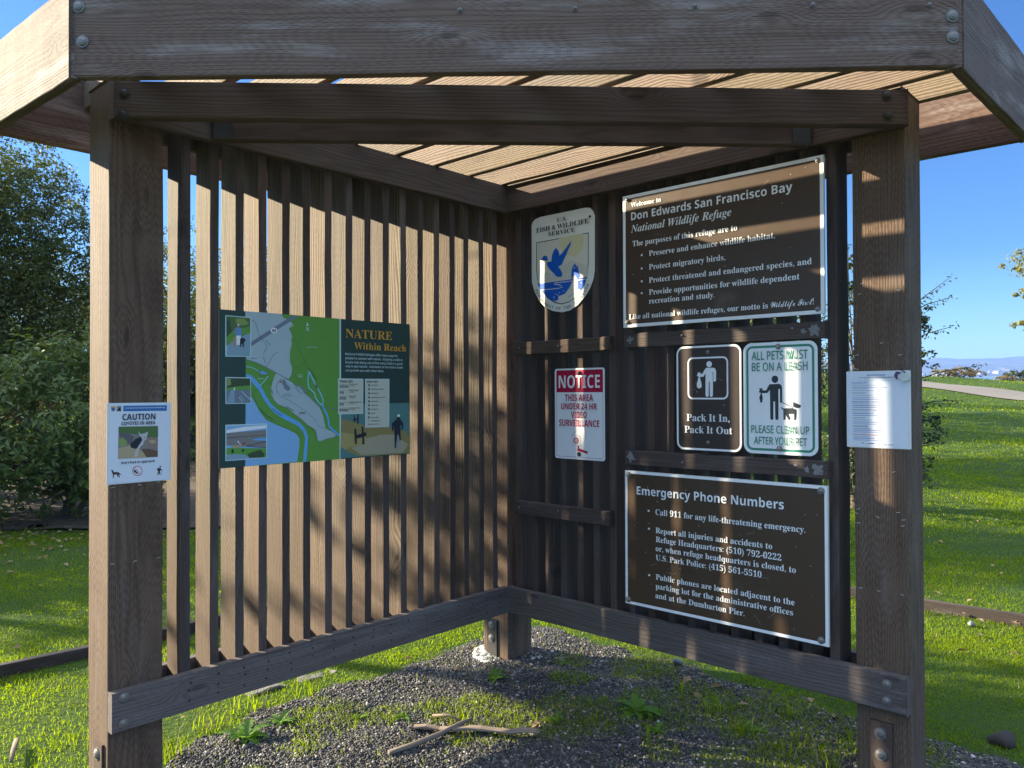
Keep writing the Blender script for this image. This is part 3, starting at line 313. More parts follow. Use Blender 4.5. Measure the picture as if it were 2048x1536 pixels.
'P':[('mapgreen',1,[(109,0),(546,0),(546,609),(109,609)]),('paleline',2,[(545,0),(553,0),(553,609),(545,609)]),('mapgrey',2,[(107,609),(266.1,609.7),(268.7,600.4),(276.6,593.7),(289.9,589.7),(311.3,577.8),(320.6,566.3),(300.1,553.1),(315.8,518.9),(308.9,510.2),(312.7,491.1),(304.1,457),(303.5,418.5),(314,389.8),(312.2,365.7),(299.8,345.1),(278.4,351),(195.2,391.4),(154.8,408.2),(111.3,418.8)]),('hwy',3,[(132.1,489.8),(317.1,607.6),(347.2,607.9),(131.8,471.3)]),('mapgrey',2,[(241.6,369.7),(278.4,348.6),(318.4,324.7),(398.2,266.4),(423.1,246.3),(444.5,227.2),(450.7,214.9),(461.9,190.3),(466.7,165.8),(472.8,143.3),(477.9,134.2),(506.5,121.9),(524.8,109.9),(524.6,99.8),(508.7,94.9),(482.4,91.8),(459,83),(443.6,81.6),(433.5,89.9),(427.6,123.1),(418.9,134.5),(387.7,151.9),(357.4,177.4),(316.7,205.2),(292.7,225),(250.3,240.2),(229.6,259.5),(219.5,280.9),(217.2,302.1),(225.4,331.7),(233.5,353)]),('bay',2,[(109.4,275),(132.9,274.8),(140.2,263.1),(167.3,216.2),(197.4,180.2),(241.3,159.8),(294.1,138.6),(334.5,117.6),(348,97.5),(347.5,66),(337,3.1),(106.9,0.5)]),('slough',3,[(110.6,363.6),(134,356.9),(153.8,338.5),(176.2,312.9),(196.2,276.4),(219,243.2),(255.2,214),(308.3,186.2),(349,165.5),(376.3,137.6),(388.4,105.3),(386.4,63.7),(379.9,1),(364.5,1.6),(369.5,52.5),(374.4,101.1),(365,125.9),(340.5,151.2),(308,166.9),(268,185),(234.1,207.4),(208.5,234),(185.7,262.5),(165.9,297.7),(133.7,331.5),(110.3,345.2)]),('slough',3,[(166.9,370),(177.1,376),(186.1,377.2),(201.3,366.9),(197.4,362.1),(179.5,362)]),('hwy',4,[(273,346.2),(280.9,339),(288.7,324.7),(303.4,312.7),(304.5,300.6),(293.7,295.9),(277.8,305.5),(267.5,329.4)]),('hwy',4,[(333.3,317.4),(351.2,319.9),(382.8,292.9),(372.9,284.4)]),('red',6,[(265.1,334.2),(263,330.5),(258.7,330.5),(256.7,334.2),(258.8,337.9),(263.1,337.9)]),('wh',5,[(246.7,540.7),(245.7,536.8),(242.9,533.2),(238.7,530.5),(233.5,528.9),(228.1,528.6),(223,529.7),(218.9,532),(216.2,535.3),(215.3,539.1),(216.3,543),(219.1,546.6),(223.3,549.4),(228.4,551),(233.8,551.3),(238.9,550.2),(243.1,547.9),(245.8,544.6)]),('paleline',5,[(385.7,584.6),(378.5,568.3),(392.5,567.8)]),('paleline',6,[(24.2,587.2),(132.2,586.9),(131.3,430.8),(24.5,428)]),('fol',7,[(28.2,584.1),(127.7,583.6),(127.5,520.8),(28.6,470.9)]),('fol2',8,[(27.9,561.1),(41.9,577.7),(48.5,535.1),(57.8,512.9),(29,502.5)]),('fol3',8,[(65.9,577),(102.4,580.4),(121.9,559.7),(92.2,551.1),(68,558.9)]),('mapgreen',8,[(29,502.5),(60.5,533.5),(128,550.8),(127.6,525.4),(81.9,509.5),(31,473.3)]),('path',9,[(31,471),(64.8,497.3),(127.6,525.4),(126.6,433),(29.5,432.2)]),('shirt',10,[(62.9,538.1),(71.5,542.7),(82.4,543.3),(90.8,538.5),(92.2,512.2),(84.4,511.8),(68.6,512.3),(62.1,513.1)]),('wh',10,[(68.6,511.1),(88,512),(85.1,475.3),(69.3,474.7)]),('skin',11,[(81,549.4),(80.8,547.7),(80.2,546.1),(79.2,544.8),(78.1,544),(76.8,543.7),(75.5,543.9),(74.4,544.6),(73.5,545.7),(72.9,547.2),(72.7,548.9),(73,550.6),(73.6,552.2),(74.5,553.4),(75.7,554.3),(76.9,554.6),(78.2,554.4),(79.4,553.7),(80.3,552.6),(80.8,551.1)]),('wh',12,[(81.3,554),(81.1,553.2),(80.4,552.6),(79.5,552),(78.3,551.6),(76.9,551.4),(75.6,551.5),(74.3,551.7),(73.4,552.2),(72.8,552.8),(72.6,553.5),(72.8,554.2),(73.4,554.9),(74.4,555.4),(75.6,555.8),(77,556),(78.3,556),(79.5,555.7),(80.5,555.3),(81.1,554.7)]),('dog2',11,[(55.2,499.2),(64.9,507.5),(69.6,497.5),(68.1,472.4),(57.2,466.3),(56.2,483.3)]),('ink',11,[(84.2,498.1),(91.6,504.2),(101.4,502.3),(109.1,494.6),(101.2,488.5),(99.7,466.7),(94.8,466.5),(93.7,480.2),(88.8,480),(87.4,467.4),(83.3,468.4)]),('paleline',6,[(24.6,349.7),(130.2,348.8),(130.8,245.9),(25.2,246.3)]),('fol2',7,[(28.9,345.9),(126.9,345.3),(128.3,300.2),(28.7,300.7)]),('fol3',8,[(30.5,344.7),(46,343.7),(48,319.9),(28.9,313.2)]),('mapgreen',8,[(28.8,307.5),(79.3,314.2),(128,317.5),(128.3,300.2),(28.7,296.2)]),('hwy',9,[(28.7,298.5),(128.3,300.2),(128.1,248.8),(28.5,249.3)]),('path',10,[(47.8,300.6),(62.2,302.8),(61.5,249.5),(28.5,249.3)]),('wh',11,[(63.9,303.9),(63.3,300.6),(61.8,298.6),(60.1,298.6),(58.6,300.6),(58.1,304),(58.7,307.3),(60.2,309.4),(62,309.4),(63.4,307.3)]),('paleline',6,[(25.1,166.1),(201.1,166),(199.6,27.6),(25.1,26.9)]),('bay',7,[(28.8,162.2),(197.1,161.5),(195.8,30.7),(28.5,30)]),('wh',8,[(29.1,145.3),(101.6,155.9),(196.6,159.1),(196.4,147.4),(101.4,139.9),(28.9,134)]),('mud',8,[(28.9,134),(196.3,140.4),(195.9,68.9),(29.2,86.7)]),('mud2',9,[(28.7,117.1),(196.1,121.7),(196,119.3),(28.6,112.6)]),('slough',9,[(133.1,103.8),(165.8,109.1),(195.9,108.8),(195.7,97.1),(150.5,100.1)]),('slough2',9,[(29.2,85.6),(49.7,83.3),(47.2,78.9),(29.1,78.1)]),('mapgreen',10,[(29.1,76.6),(100.5,73.4),(195.8,66.6),(195.8,30.7),(124.6,32.8),(105,47.9),(28.8,50.7)]),('path',10,[(28.8,51.8),(75.8,51),(105,46.8),(124.6,34),(28.5,30.5)]),('fol2',11,[(114.9,47.3),(134.9,55.2),(170.2,62.3),(190.4,44.7),(182.5,31.2),(124.6,33.3)]),('tan',11,[(48.5,81.1),(61.7,87.1),(88.4,84.4),(95.6,78.3),(76.1,74.9),(52,76.3)]),('ink',12,[(48.8,70.9),(57.2,71.5),(57.7,56.7),(49.3,56.6)]),('ink',12,[(91.8,68.2),(100.4,68.9),(99.8,58.6),(92.9,58.3)]),('red',12,[(90.9,91.2),(105.7,94.9),(108.1,89.1),(95.8,87.9)]),('wh',12,[(79.8,99.3),(79.1,97.5),(77.4,96.4),(75.3,96.5),(73.7,97.8),(73,99.7),(73.7,101.5),(75.4,102.6),(77.5,102.5),(79.2,101.2)]),('teal',2,[(553.4,235.1),(931.1,240.3),(936.4,2.7),(549.2,3.8)]),('hill',3,[(552.4,174.1),(606.6,163.2),(678.8,142.2),(815.6,129.9),(913.1,106.5),(936.1,76.2),(937.1,3.4),(549.3,6)]),('hill2',4,[(551.5,117.7),(633.2,102.5),(689.3,88.3),(688.7,53.4),(604.8,51.3),(550.1,27.4)]),('pathtan',4,[(686.3,83.8),(761.6,96.6),(848.2,94.9),(866.3,79.6),(927.8,47.3),(895.9,7.7),(659.7,11.2),(604.7,46.8),(677.4,58.7)]),('teal',5,[(550,54.5),(593.4,26.9),(659.6,4.2),(549.3,5.3)]),('ink',6,[(621.2,129.5),(630.9,130.2),(634.6,102.5),(661.2,105.9),(660.3,137.1),(670.2,137.9),(672.6,111.1),(685.3,110.6),(688,97.7),(673.7,92.5),(676,58.8),(664.7,57.1),(663.8,89.6),(634.3,85.3),(635.4,62.2),(625.6,60.4),(622,91.6)]),('ink',6,[(620.7,186.8),(624.9,186.7),(624.6,172.9),(637.2,176),(638,192.1),(644.4,191.9),(644.6,151.6),(636.8,150.7),(636.5,169.1),(624.5,164.9),(623.6,156.9),(619.7,157.1),(616.5,167.5)]),('navy',6,[(857.1,166.8),(878.5,166.1),(895.2,146.2),(898,129.1),(891.5,114.8),(883.8,115.1),(887.2,131.9),(879.6,139.5),(880.4,95.9),(883,66.7),(873.7,64.7),(871,89),(863.5,96.6),(855.1,53.7),(853.2,32.1),(845.6,31.4),(844.9,80.7),(842.9,138.4),(836.3,109.9),(829.7,111.3),(830.3,146.1)]),('ink',6,[(877.1,171),(876.6,168.6),(875.2,166.5),(873.1,164.9),(870.6,163.8),(867.7,163.6),(864.9,164),(862.3,165.2),(860.3,167),(859.1,169.2),(858.7,171.6),(859.2,173.9),(860.5,176),(862.6,177.7),(865.1,178.7),(868,179),(870.8,178.5),(873.4,177.4),(875.4,175.6),(876.6,173.4)]),('wh',7,[(877.2,180.7),(876,177.7),(872.8,175.6),(868.5,174.9),(864.3,175.8),(861.2,178.1),(860.1,181.2),(861.3,184.1),(864.4,186.3),(868.7,186.9),(873,186),(876.1,183.7)]),('grey',6,[(860.3,89.5),(868,89.2),(869.5,50.5),(865.3,24.2),(859.2,25.7),(857.3,56)]),('paleline',7,[(536.5,350.1),(670.3,349.8),(668.9,194),(536.7,194.4)]),('beige',8,[(539.9,347.2),(666.8,346.7),(665.5,197.1),(540,197.5)]),('paleline',7,[(679.3,349.8),(815.4,350.6),(814.1,131.1),(680,131.7)]),('beige',8,[(682.7,346.8),(811.8,347.5),(810.6,134.1),(683.5,134.6)]),('ink',9,[(696.8,325.4),(706.5,325.4),(706.4,316.6),(696.7,316.6)]),('beige',10,[(703.6,321),(702.6,319),(700.6,319),(699.6,321),(700.6,323),(702.6,323)]),('ink',9,[(696.5,307.7),(706.3,307.7),(706.1,298.8),(696.4,298.9)]),('beige',10,[(703.3,303.3),(702.3,301.2),(700.3,301.3),(699.3,303.3),(700.4,305.3),(702.4,305.3)]),('ink',9,[(696.2,289.3),(706,289.2),(705.8,280.4),(696.1,280.4)]),('beige',10,[(703,284.8),(702,282.8),(700,282.8),(699,284.9),(700.1,286.9),(702.1,286.9)]),('ink',9,[(695.9,271.4),(705.7,271.3),(705.5,262.4),(695.8,262.5)]),('beige',10,[(702.7,266.9),(701.7,264.8),(699.7,264.9),(698.7,266.9),(699.8,268.9),(701.8,268.9)]),('ink',9,[(695.6,253.2),(705.4,253),(705.2,244.2),(695.5,244.3)]),('beige',10,[(702.4,248.7),(701.4,246.6),(699.4,246.7),(698.4,248.7),(699.5,250.7),(701.5,250.7)]),('ink',9,[(695.4,235.5),(705.1,235.3),(704.9,226.4),(695.2,226.6)]),('beige',10,[(702.1,230.9),(701.1,228.9),(699.1,229),(698.1,231),(699.2,233),(701.2,233)]),('ink',9,[(695.1,218),(704.8,217.8),(704.6,208.9),(694.9,209.2)]),('beige',10,[(701.9,213.4),(700.8,211.4),(698.8,211.5),(697.9,213.5),(698.9,215.5),(700.9,215.5)]),('ink',9,[(694.8,199.8),(704.5,199.6),(704.3,190.7),(694.6,191)]),('beige',10,[(701.6,195.2),(700.5,193.2),(698.5,193.3),(697.6,195.3),(698.6,197.3),(700.6,197.3)]),('ink',9,[(694.5,181.4),(704.2,181.2),(704,172.3),(694.3,172.6)]),('beige',10,[(701.3,176.8),(700.2,174.8),(698.2,174.9),(697.3,176.9),(698.3,178.9),(700.3,178.9)]),('red',9,[(706.2,146.3),(703,142.4),(697.9,144.1),(698,149.1),(703.1,150.4)]),('ink',9,[(545.3,319.4),(554.7,319.4),(554.6,310.4),(545.2,310.4)]),('beige',10,[(552,314.9),(550.8,312.8),(548.7,312.8),(547.7,314.9),(548.8,317.1),(550.9,317.1)]),('ink',9,[(557.1,319.4),(566.6,319.4),(566.4,310.3),(557,310.4)]),('beige',10,[(563.8,314.9),(562.7,312.7),(560.5,312.7),(559.5,314.9),(560.6,317),(562.7,317)]),('ink',9,[(569,319.4),(578.5,319.4),(578.3,310.3),(568.8,310.3)]),('beige',10,[(575.7,314.9),(574.6,312.7),(572.4,312.7),(571.3,314.9),(572.5,317),(574.6,317)]),('ink',9,[(580.9,319.4),(590.4,319.4),(590.3,310.3),(580.8,310.3)]),('beige',10,[(587.6,314.9),(586.5,312.7),(584.3,312.7),(583.3,314.9),(584.4,317),(586.6,317)]),('ink',9,[(544.9,293.7),(554.3,293.6),(554.2,284.6),(544.8,284.7)]),('beige',10,[(551.5,289.1),(550.4,287),(548.3,287),(547.3,289.2),(548.4,291.3),(550.5,291.3)]),('ink',9,[(556.7,293.6),(566.1,293.6),(566,284.5),(556.6,284.6)]),('beige',10,[(563.4,289.1),(562.3,286.9),(560.1,286.9),(559.1,289.1),(560.2,291.2),(562.3,291.2)]),('ink',9,[(544.5,268),(553.9,267.9),(553.8,258.8),(544.4,259)]),('beige',10,[(551.1,263.4),(550,261.2),(547.9,261.3),(546.9,263.4),(548,265.6),(550.1,265.5)]),('ink',9,[(556.3,267.8),(565.7,267.7),(565.6,258.7),(556.2,258.8)]),('beige',10,[(563,263.2),(561.9,261.1),(559.7,261.1),(558.7,263.3),(559.8,265.4),(561.9,265.4)]),('ink',9,[(568.2,267.7),(577.6,267.6),(577.5,258.5),(568,258.6)]),('beige',10,[(574.9,263.1),(573.7,260.9),(571.6,261),(570.5,263.1),(571.6,265.3),(573.8,265.3)]),('ink',9,[(544.1,242.3),(553.5,242.1),(553.4,233.1),(544,233.2)]),('beige',10,[(550.7,237.6),(549.6,235.5),(547.5,235.5),(546.5,237.7),(547.6,239.8),(549.7,239.8)]),('ink',9,[(555.9,242.1),(565.3,241.9),(565.2,232.8),(555.8,233)]),('beige',10,[(562.6,237.4),(561.5,235.3),(559.3,235.3),(558.3,237.5),(559.4,239.6),(561.5,239.6)]),('ink',9,[(543.7,216.8),(553.1,216.6),(553,207.5),(543.6,207.8)]),('beige',10,[(550.3,212.1),(549.2,210),(547.1,210),(546.1,212.2),(547.2,214.3),(549.3,214.3)]),('ink',9,[(555.5,216.5),(564.9,216.3),(564.8,207.2),(555.4,207.5)]),('beige',10,[(562.2,211.8),(561.1,209.7),(558.9,209.8),(557.9,211.9),(559,214.1),(561.1,214)]),('ink',9,[(567.4,216.2),(576.8,216),(576.7,206.9),(567.2,207.2)]),('beige',10,[(574,211.6),(572.9,209.4),(570.8,209.5),(569.7,211.7),(570.8,213.8),(573,213.7)]),('ink',9,[(579.3,216),(588.8,215.8),(588.6,206.7),(579.1,206.9)]),('beige',10,[(586,211.3),(584.9,209.1),(582.7,209.2),(581.6,211.4),(582.8,213.5),(584.9,213.5)])],
'L':[('slough2',3,3.5,[(110.9,392.3),(129.5,389.2),(149.4,382.6),(164.4,373.5)]),('slough2',3,4,[(205,356.3),(191.9,338.7),(171.2,317.6)]),('slough2',3,6,[(393.9,378.8),(410.4,347),(432.6,307.5),(426.8,321),(449.2,285.6),(462.9,256.7),(458.8,239.1)]),('slough2',3,6,[(393.1,378.8),(387.7,337),(392.8,307.6),(398.8,303.5),(418.7,288.1),(426,266),(440.9,246),(456.2,235.8)]),('slough',4,9,[(456.2,239.1),(468.7,214.5),(483.9,187.4),(490,160.5),(491.1,144.9),(509.2,128.5),(524.9,118.8),(535.3,107.1),(543.3,105.6)]),('hwy',4,3.2,[(111.3,419.3),(154.8,408.2),(195.2,391.4),(278.4,351),(323.9,324.7),(398.3,268.6),(423.1,246.3),(445.8,227.2),(474,222.1),(531.8,219.8)]),('trail',5,1.6,[(132,573),(144.5,573.8),(154.3,559.2),(160.3,534),(173.8,506.6),(199,479.6),(200.2,472.6),(184.4,443.9)]),('trail',5,1.6,[(253.4,455.4),(229.6,445.2),(216.3,421.3),(197.8,392.7)]),('trail',5,1.6,[(246.3,329.4),(262.4,346.1),(267.6,341.4),(262.1,329.4),(246.3,329.4),(240.8,308),(245.7,289)]),('trail',5,1.6,[(164.4,373.5),(182.3,379.5),(205.1,364.6),(194.7,357.4),(174.3,354.9),(164.2,361.8),(164.4,373.5)]),('thin',5,0.9,[(300.1,553.1),(392.6,386.1),(431.7,342.1)]),('thin',5,0.9,[(377.8,427.5),(360.8,402.7),(316.6,388.6),(313.6,365.7),(299.8,345.1)]),('thin',5,0.9,[(139.3,289.8),(194.3,326.9),(204.5,322.3),(225.5,336.4)]),('thin',5,0.9,[(316.4,373),(365,317.4)]),('thin',5,1.1,[(140.5,284),(147.7,260.7),(169.8,218.4),(202.5,177.7),(254.4,156.9),(315.6,132.9),(353.7,114.2),(387.7,149.4),(418.5,130.9)]),('thin',5,1.1,[(217.2,302.1),(229.6,259.5),(250.3,240.2),(292.7,225),(357.4,177.4),(387.7,151.9),(418.9,134.5),(427.6,123.1),(433.5,89.9),(443.6,81.6),(482.4,91.8),(508.7,94.9),(524.6,99.8)]),('thin',5,1.1,[(243.2,297.3),(256.1,275.8),(306.6,253.6),(374.6,213.5),(413.6,182.9),(422,171.7),(438.2,146.9),(477.9,134.2)]),('thin',5,1.8,[(394.1,392.3),(431.7,343.4)]),('thin',5,1.8,[(325.1,312.6),(359,280.9)]),('thin',5,1.8,[(192.9,500.4),(215.8,479)]),('thin',5,1.8,[(130,424.3),(156.3,425)]),('thin',5,1.8,[(183,431),(194.2,406.7)]),('thin',5,2.4,[(168.7,227.8),(192.6,201.5),(231.1,177.9)]),('thin',5,2.4,[(222.6,225.4),(265.5,195.8)]),('thin',5,2.4,[(287.4,233.5),(320.9,213.6)]),('thin',5,2.4,[(346.8,206.8),(374.5,206.1)]),('thin',5,2.4,[(344,200.8),(375.8,200.7)]),('thin',5,2.4,[(219.8,302.1),(226.1,286.7)]),('paleline',5,1.5,[(378.6,478.4),(435.2,480.5)]),('paleline',5,1.5,[(339.5,362.3),(364.3,362.5)]),('paleline',5,1.5,[(340.7,355),(364.2,355.2)]),('paleline',5,1.5,[(158.9,344.3),(188.2,344.5)]),('hwy',5,2.2,[(276.1,283.2),(307,283)]),('hwy',5,2.2,[(269.3,275.7),(316.4,275.2)]),('paleline',5,3,[(340.1,313.8),(364.7,293)]),('paleline',5,3.4,[(291.6,339.1),(315.7,325.9)]),('paleline',11,2.5,[(88.8,295.8),(127.7,261)]),('paleline',11,2,[(78.7,273.1),(95.5,250)]),('paleline',11,1.6,[(86.1,277.6),(103,256.8)]),('ink',9,2,[(110.4,79.7),(195.7,93.5)]),('ink',9,2,[(110.4,79.7),(195.3,68.9)]),('wh',12,2.5,[(77.6,96.5),(87.2,86.8)]),('trail',9,1.4,[(694.2,161.9),(707.6,161.4)]),('thin',9,1.2,[(545.4,323.3),(585.9,323.3)]),('gold',9,1.2,[(545,297.5),(585.4,297.3)]),('thin',9,1.2,[(544.6,271.8),(585,271.4)]),('thin',9,1.2,[(544.2,246.1),(584.6,245.4)]),('trail',9,1.2,[(543.8,220.6),(584.2,219.7)])]},
'caution':{'T':[('Don Edwards San Francisco Bay National Wildlife Refuge','san',59.5,261.6,195.7,3.8,'wh'),('CAUTION','san',50.1,221.6,163.1,21.2,'ink'),('COYOTES IN AREA','san',46.9,203.8,162.7,12,'ink'),("Don't feed or approach",'san',46.4,69,160.7,8.6,'ink')],
'P':[('sheet',1,[(11.1,281.5),(213.6,280.7),(213.2,1.6),(2.2,6.5)]),('hdr',2,[(53.8,271.9),(204.7,271.5),(204.3,251.2),(53.3,252.2)]),('gold',2,[(12.9,270.2),(28.3,270.7),(27.4,257.3),(20.2,250.9),(13.6,256.8)]),('bl2',3,[(15.2,264.6),(26.1,265.2),(25.4,258.5),(20.3,253.8),(15.1,257.9)]),('grey',2,[(31.5,271.2),(47.7,271.4),(47.3,252.5),(31,251.9)]),('ink',3,[(38.6,265.7),(44.9,266.6),(44.1,261),(45.6,254.1),(35.2,254),(34.3,259.9)]),('mud',2,[(38,199.2),(173.1,197.2),(172.3,85.6),(36.3,87.2)]),('fol',3,[(38,199.2),(173.1,197.2),(173.1,156.9),(147.6,154.2),(103.5,169.3),(71.2,174.1),(37.7,178.9)]),('mud2',4,[(39.6,178.8),(71.2,174.1),(90.3,161.1),(81,136.6),(45,144.3)]),('tan',4,[(37.2,124.6),(76.6,132.4),(106.7,118),(128.5,104.2),(137.1,85.8),(36.7,87.8)]),('ink',5,[(76.7,136.9),(94.4,153.9),(112.1,161.7),(125,146.7),(115.7,124.2),(93.6,119.2),(78.6,125.3)]),('furg',6,[(103.8,180.9),(112.3,171),(125.6,172.3),(136.9,178.5),(137.1,169.1),(133.1,160),(131.3,148.5),(125,146.7),(120.3,133.1),(106.7,118),(101.7,91.8),(90.8,91.7),(93.4,110),(107,131.9),(118.5,149.6),(113.2,159.3),(106.8,169.1)]),('ink',7,[(127.5,157.7),(126.8,156.6),(125.3,156.2),(123.7,156.8),(123.1,158),(123.8,159.1),(125.3,159.5),(126.9,158.9)]),('ink',7,[(115.6,161.4),(115.2,160.6),(114.3,160.4),(113.4,160.8),(113,161.6),(113.4,162.4),(114.3,162.7),(115.3,162.3)]),('fol3',5,[(39,156.2),(49.7,162.1),(66.3,147),(63.9,135.8),(48.9,128),(38.5,135.8)]),('brn',4,[(129.5,148.6),(147.7,158.9),(172.6,152.2),(172.2,111.8),(137.9,124.5)]),('tan',5,[(138.4,145.5),(158.8,148.6),(167.7,138.3),(151.7,133.8)]),('brn2',5,[(113.3,117.4),(142.3,117),(172.3,107.1),(172.1,86.9),(132.6,87.4)]),('brn3',2,[(14.7,53.4),(18.8,50.6),(22.7,43.4),(38.3,41.4),(49.7,29.7),(41.3,34.2),(42.1,22.7),(40,21.8),(37.7,31.2),(36.3,24.6),(34.2,24.4),(33.9,32.9),(23.5,34.2),(22.8,22.9),(20.1,22.1),(19.4,35.8),(15.5,45.4)]),('redp',2,[(119.1,39.2),(118.1,33.7),(115.4,28.9),(111.4,25.4),(106.5,23.4),(101,23.3),(95.6,24.8),(90.9,28),(87.1,32.5),(84.8,37.8),(84,43.4),(85,48.8),(87.6,53.6),(91.5,57.1),(96.4,59.1),(101.9,59.3),(107.3,57.8),(112.1,54.7),(115.9,50.2),(118.3,44.9)]),('sheet',3,[(116.4,39.5),(115.6,34.8),(113.3,30.8),(109.9,27.8),(105.7,26.1),(101.1,26),(96.5,27.3),(92.4,30),(89.2,33.8),(87.3,38.3),(86.6,43.1),(87.5,47.7),(89.7,51.7),(93,54.7),(97.2,56.4),(101.8,56.6),(106.4,55.3),(110.5,52.7),(113.7,48.9),(115.8,44.3)]),('ink',4,[(88.7,46.8),(94.1,45),(104.7,30.9),(98.1,31.7),(89.6,38.6)]),('ink',2,[(184.4,49.7),(183.8,47.8),(182.1,46.8),(180.1,47),(178.5,48.4),(178,50.4),(178.6,52.3),(180.3,53.4),(182.3,53.1),(183.9,51.7)]),('ink',2,[(177.2,45.7),(181.8,45.2),(188.6,36),(187.4,34.2),(181.6,38),(180.3,32.2),(182.4,21.2),(178.9,20.9),(176.8,29),(173.2,20.7),(170.2,21.5),(174.6,35.3)]),('ink',3,[(170.7,45.3),(176,47.1),(175.1,35.7),(169.6,37.1)])],
'L':[('redp',5,1.6,[(90.4,55.9),(112.3,26.4)]),('ink',3,0.8,[(187.4,36.2),(185.4,20.8)])]},
'events':{'T':[('Upcoming Events','san',75.5,267.6,139.7,5.5,'bl2'),('San Francisco Bay National Wildlife Refuge','san',46.7,259.3,168.4,3.3,'ink'),('Birding Walk at EEC','san',20.6,239.6,75.3,4.4,'bl2'),('Family Bird Walk','san',21.2,201.8,68.5,4.4,'teal2'),('Habitat Garden: Wings of the Refuge','san',21.7,169.1,121.9,4.3,'bl2'),('Wildlife Watching Field Project','san',22.2,138.8,111.6,4.4,'purp'),('Family Bird Walk','san',22.7,109.5,67.8,4.3,'teal2'),('Twilight Marsh Walk','san',23.3,77.8,78.1,4.3,'ink'),('Discovery Wildlife Field Program','san',23.8,46.7,113.6,4.4,'redp')],
'P':[('sheet',1,[(2.1,280.8),(211.8,281.3),(213.2,4.4),(6.5,6.3)])],
'L':[('grey',2,0.5,[(36.9,249.1),(185.7,249.5)]),('greyt',2,1.2,[(20.7,233.5),(116.3,231.6)]),('bl2',2,1.5,[(20.8,225.8),(143.6,223.5)]),('greyt',2,1.2,[(20.9,220.3),(74.2,219.4)]),('greyt',2,1.2,[(21,213.3),(99.9,212)]),('greyt',2,1,[(21.3,195.1),(96.2,194.1)]),('greyt',2,1.2,[(21.4,187.5),(125.6,186.1)]),('bl2',2,1.6,[(21.5,180.9),(117.9,179.8)]),('greyt',2,1.2,[(21.8,163.5),(110.3,162.6)]),('bl2',2,1.8,[(21.9,156.9),(113.3,156.1)]),('bl2',2,1.6,[(22.1,149.9),(111.4,149.3)]),('greyt',2,1,[(22.3,133),(131.1,132.5)]),('bl2',2,1.8,[(22.4,126.9),(99,126.6)]),('bl2',2,1.6,[(22.6,119.9),(118.6,119.7)]),('greyt',2,1.4,[(22.8,103),(89.5,103)]),('bl2',2,1.7,[(23,95),(126.6,95.1)]),('bl2',2,1.5,[(23.1,87.8),(117,88)]),('greyt',2,1.4,[(23.4,71.2),(89,71.5)]),('bl2',2,2,[(23.5,64.7),(126,65.3)]),('bl2',2,1.7,[(23.6,57.6),(124.1,58.3)]),('greyt',2,1.3,[(23.9,41),(83.5,41.5)]),('bl2',2,2,[(24,34.5),(100.2,35.3)]),('bl2',2,1.5,[(24.1,27.4),(120.6,28.5)]),('grey',2,3.2,[(52.4,17.1),(62.3,17.1)]),('bl2',2,3.2,[(78,15.5),(99.5,16.1)]),('gold',2,3.2,[(67.8,13.9),(74.1,13.8)]),('grey',2,3.2,[(112.1,12.2),(142.9,13.2)]),('grey',2,3.2,[(147.7,13.4),(164.5,13.8)])]}}
# ================================================================ GROUND
def grid_ground():
    ds=np.concatenate([np.arange(-5,8,.25),np.arange(8,46,.75),np.array([48,55,65,80,110,160,260])]); ls=np.concatenate([np.array([-160,-90,-60]),np.arange(-40,-8,1.),np.arange(-8,8,.3),np.arange(8,44,.75),np.array([60,90,160])])
    D,L=np.meshgrid(ds,ls,indexing='ij'); H=hterr(L,D)
    P=np.stack([CAM.x+Rh.x*L+Fh.x*D,CAM.y+Rh.y*L+Fh.y*D,H],-1).reshape(-1,3)
    n,m=D.shape; i=np.arange(n-1)[:,None]*m+np.arange(m-1)[None]; f=np.stack([i,i+m,i+m+1,i+1],-1).reshape(-1,4)
    return struct(rawmesh('ground',P,f,['lawn_soil'],smooth=True))
m,t,p=newmat('lawn_soil')
tc=node(t,'ShaderNodeTexCoord').outputs['Object']
a=noise(t,tc,1.2,4); b=noise(t,tc,30,4,.7); c_=noise(t,vmul(t,tc,(9,9,9)),1,5,.7)
col=mix(t,b,(.03,.05,.012,1),(.07,.13,.025,1)); col=mix(t,ramp(t,a,.55,.75),col,(.07,.10,.02,1)); col=mix(t,mth(t,'MULTIPLY',ramp(t,c_,.6,.75),.5),col,(.10,.085,.04,1))
t.links.new(col,p.inputs['Base Color']); p.inputs['Roughness'].default_value=.95; p.inputs['Specular IOR Level'].default_value=.1
bump(t,b,.8,.05,p)
grid_ground()
m,t,p=newmat('gravel_dark')
tc=node(t,'ShaderNodeTexCoord').outputs['Object']
vo=node(t,'ShaderNodeTexVoronoi'); vo.inputs['Scale'].default_value=95; t.links.new(tc,vo.inputs['Vector'])
n1=noise(t,tc,3.,4); n2=noise(t,tc,140.,2)
col=mix(t,vo.outputs['Color'],(.03,.029,.03,1),(.09,.085,.082,1)); col=mix(t,ramp(t,n1,.45,.7),col,(.06,.045,.032,1))
t.links.new(col,p.inputs['Base Color']); p.inputs['Roughness'].default_value=.85
bump(t,mth(t,'SUBTRACT',1.,vo.outputs['Distance']),.9,.008,p)
def vnoise(x,y,seed=0):
    r=np.random.default_rng(seed); k=r.uniform(-1,1,(14,2)); ph=r.uniform(0,6.28,14); o=0
    for i in range(14): o=o+np.sin((x*k[i,0]+y*k[i,1])*(1.2+i*.75)*1.7+ph[i])/(1+.35*i)
    return o/3.2
def gravel_edge(x,y):
    """>0 inside the gravel bed"""
    e=np.minimum.reduce([x+.62,y+.47-np.clip(x-1.15,0,9)*.42,6-x,6-y])
    return e+.10*vnoise(x*2.2,y*2.2,3)+.04*vnoise(x*9,y*9,4)
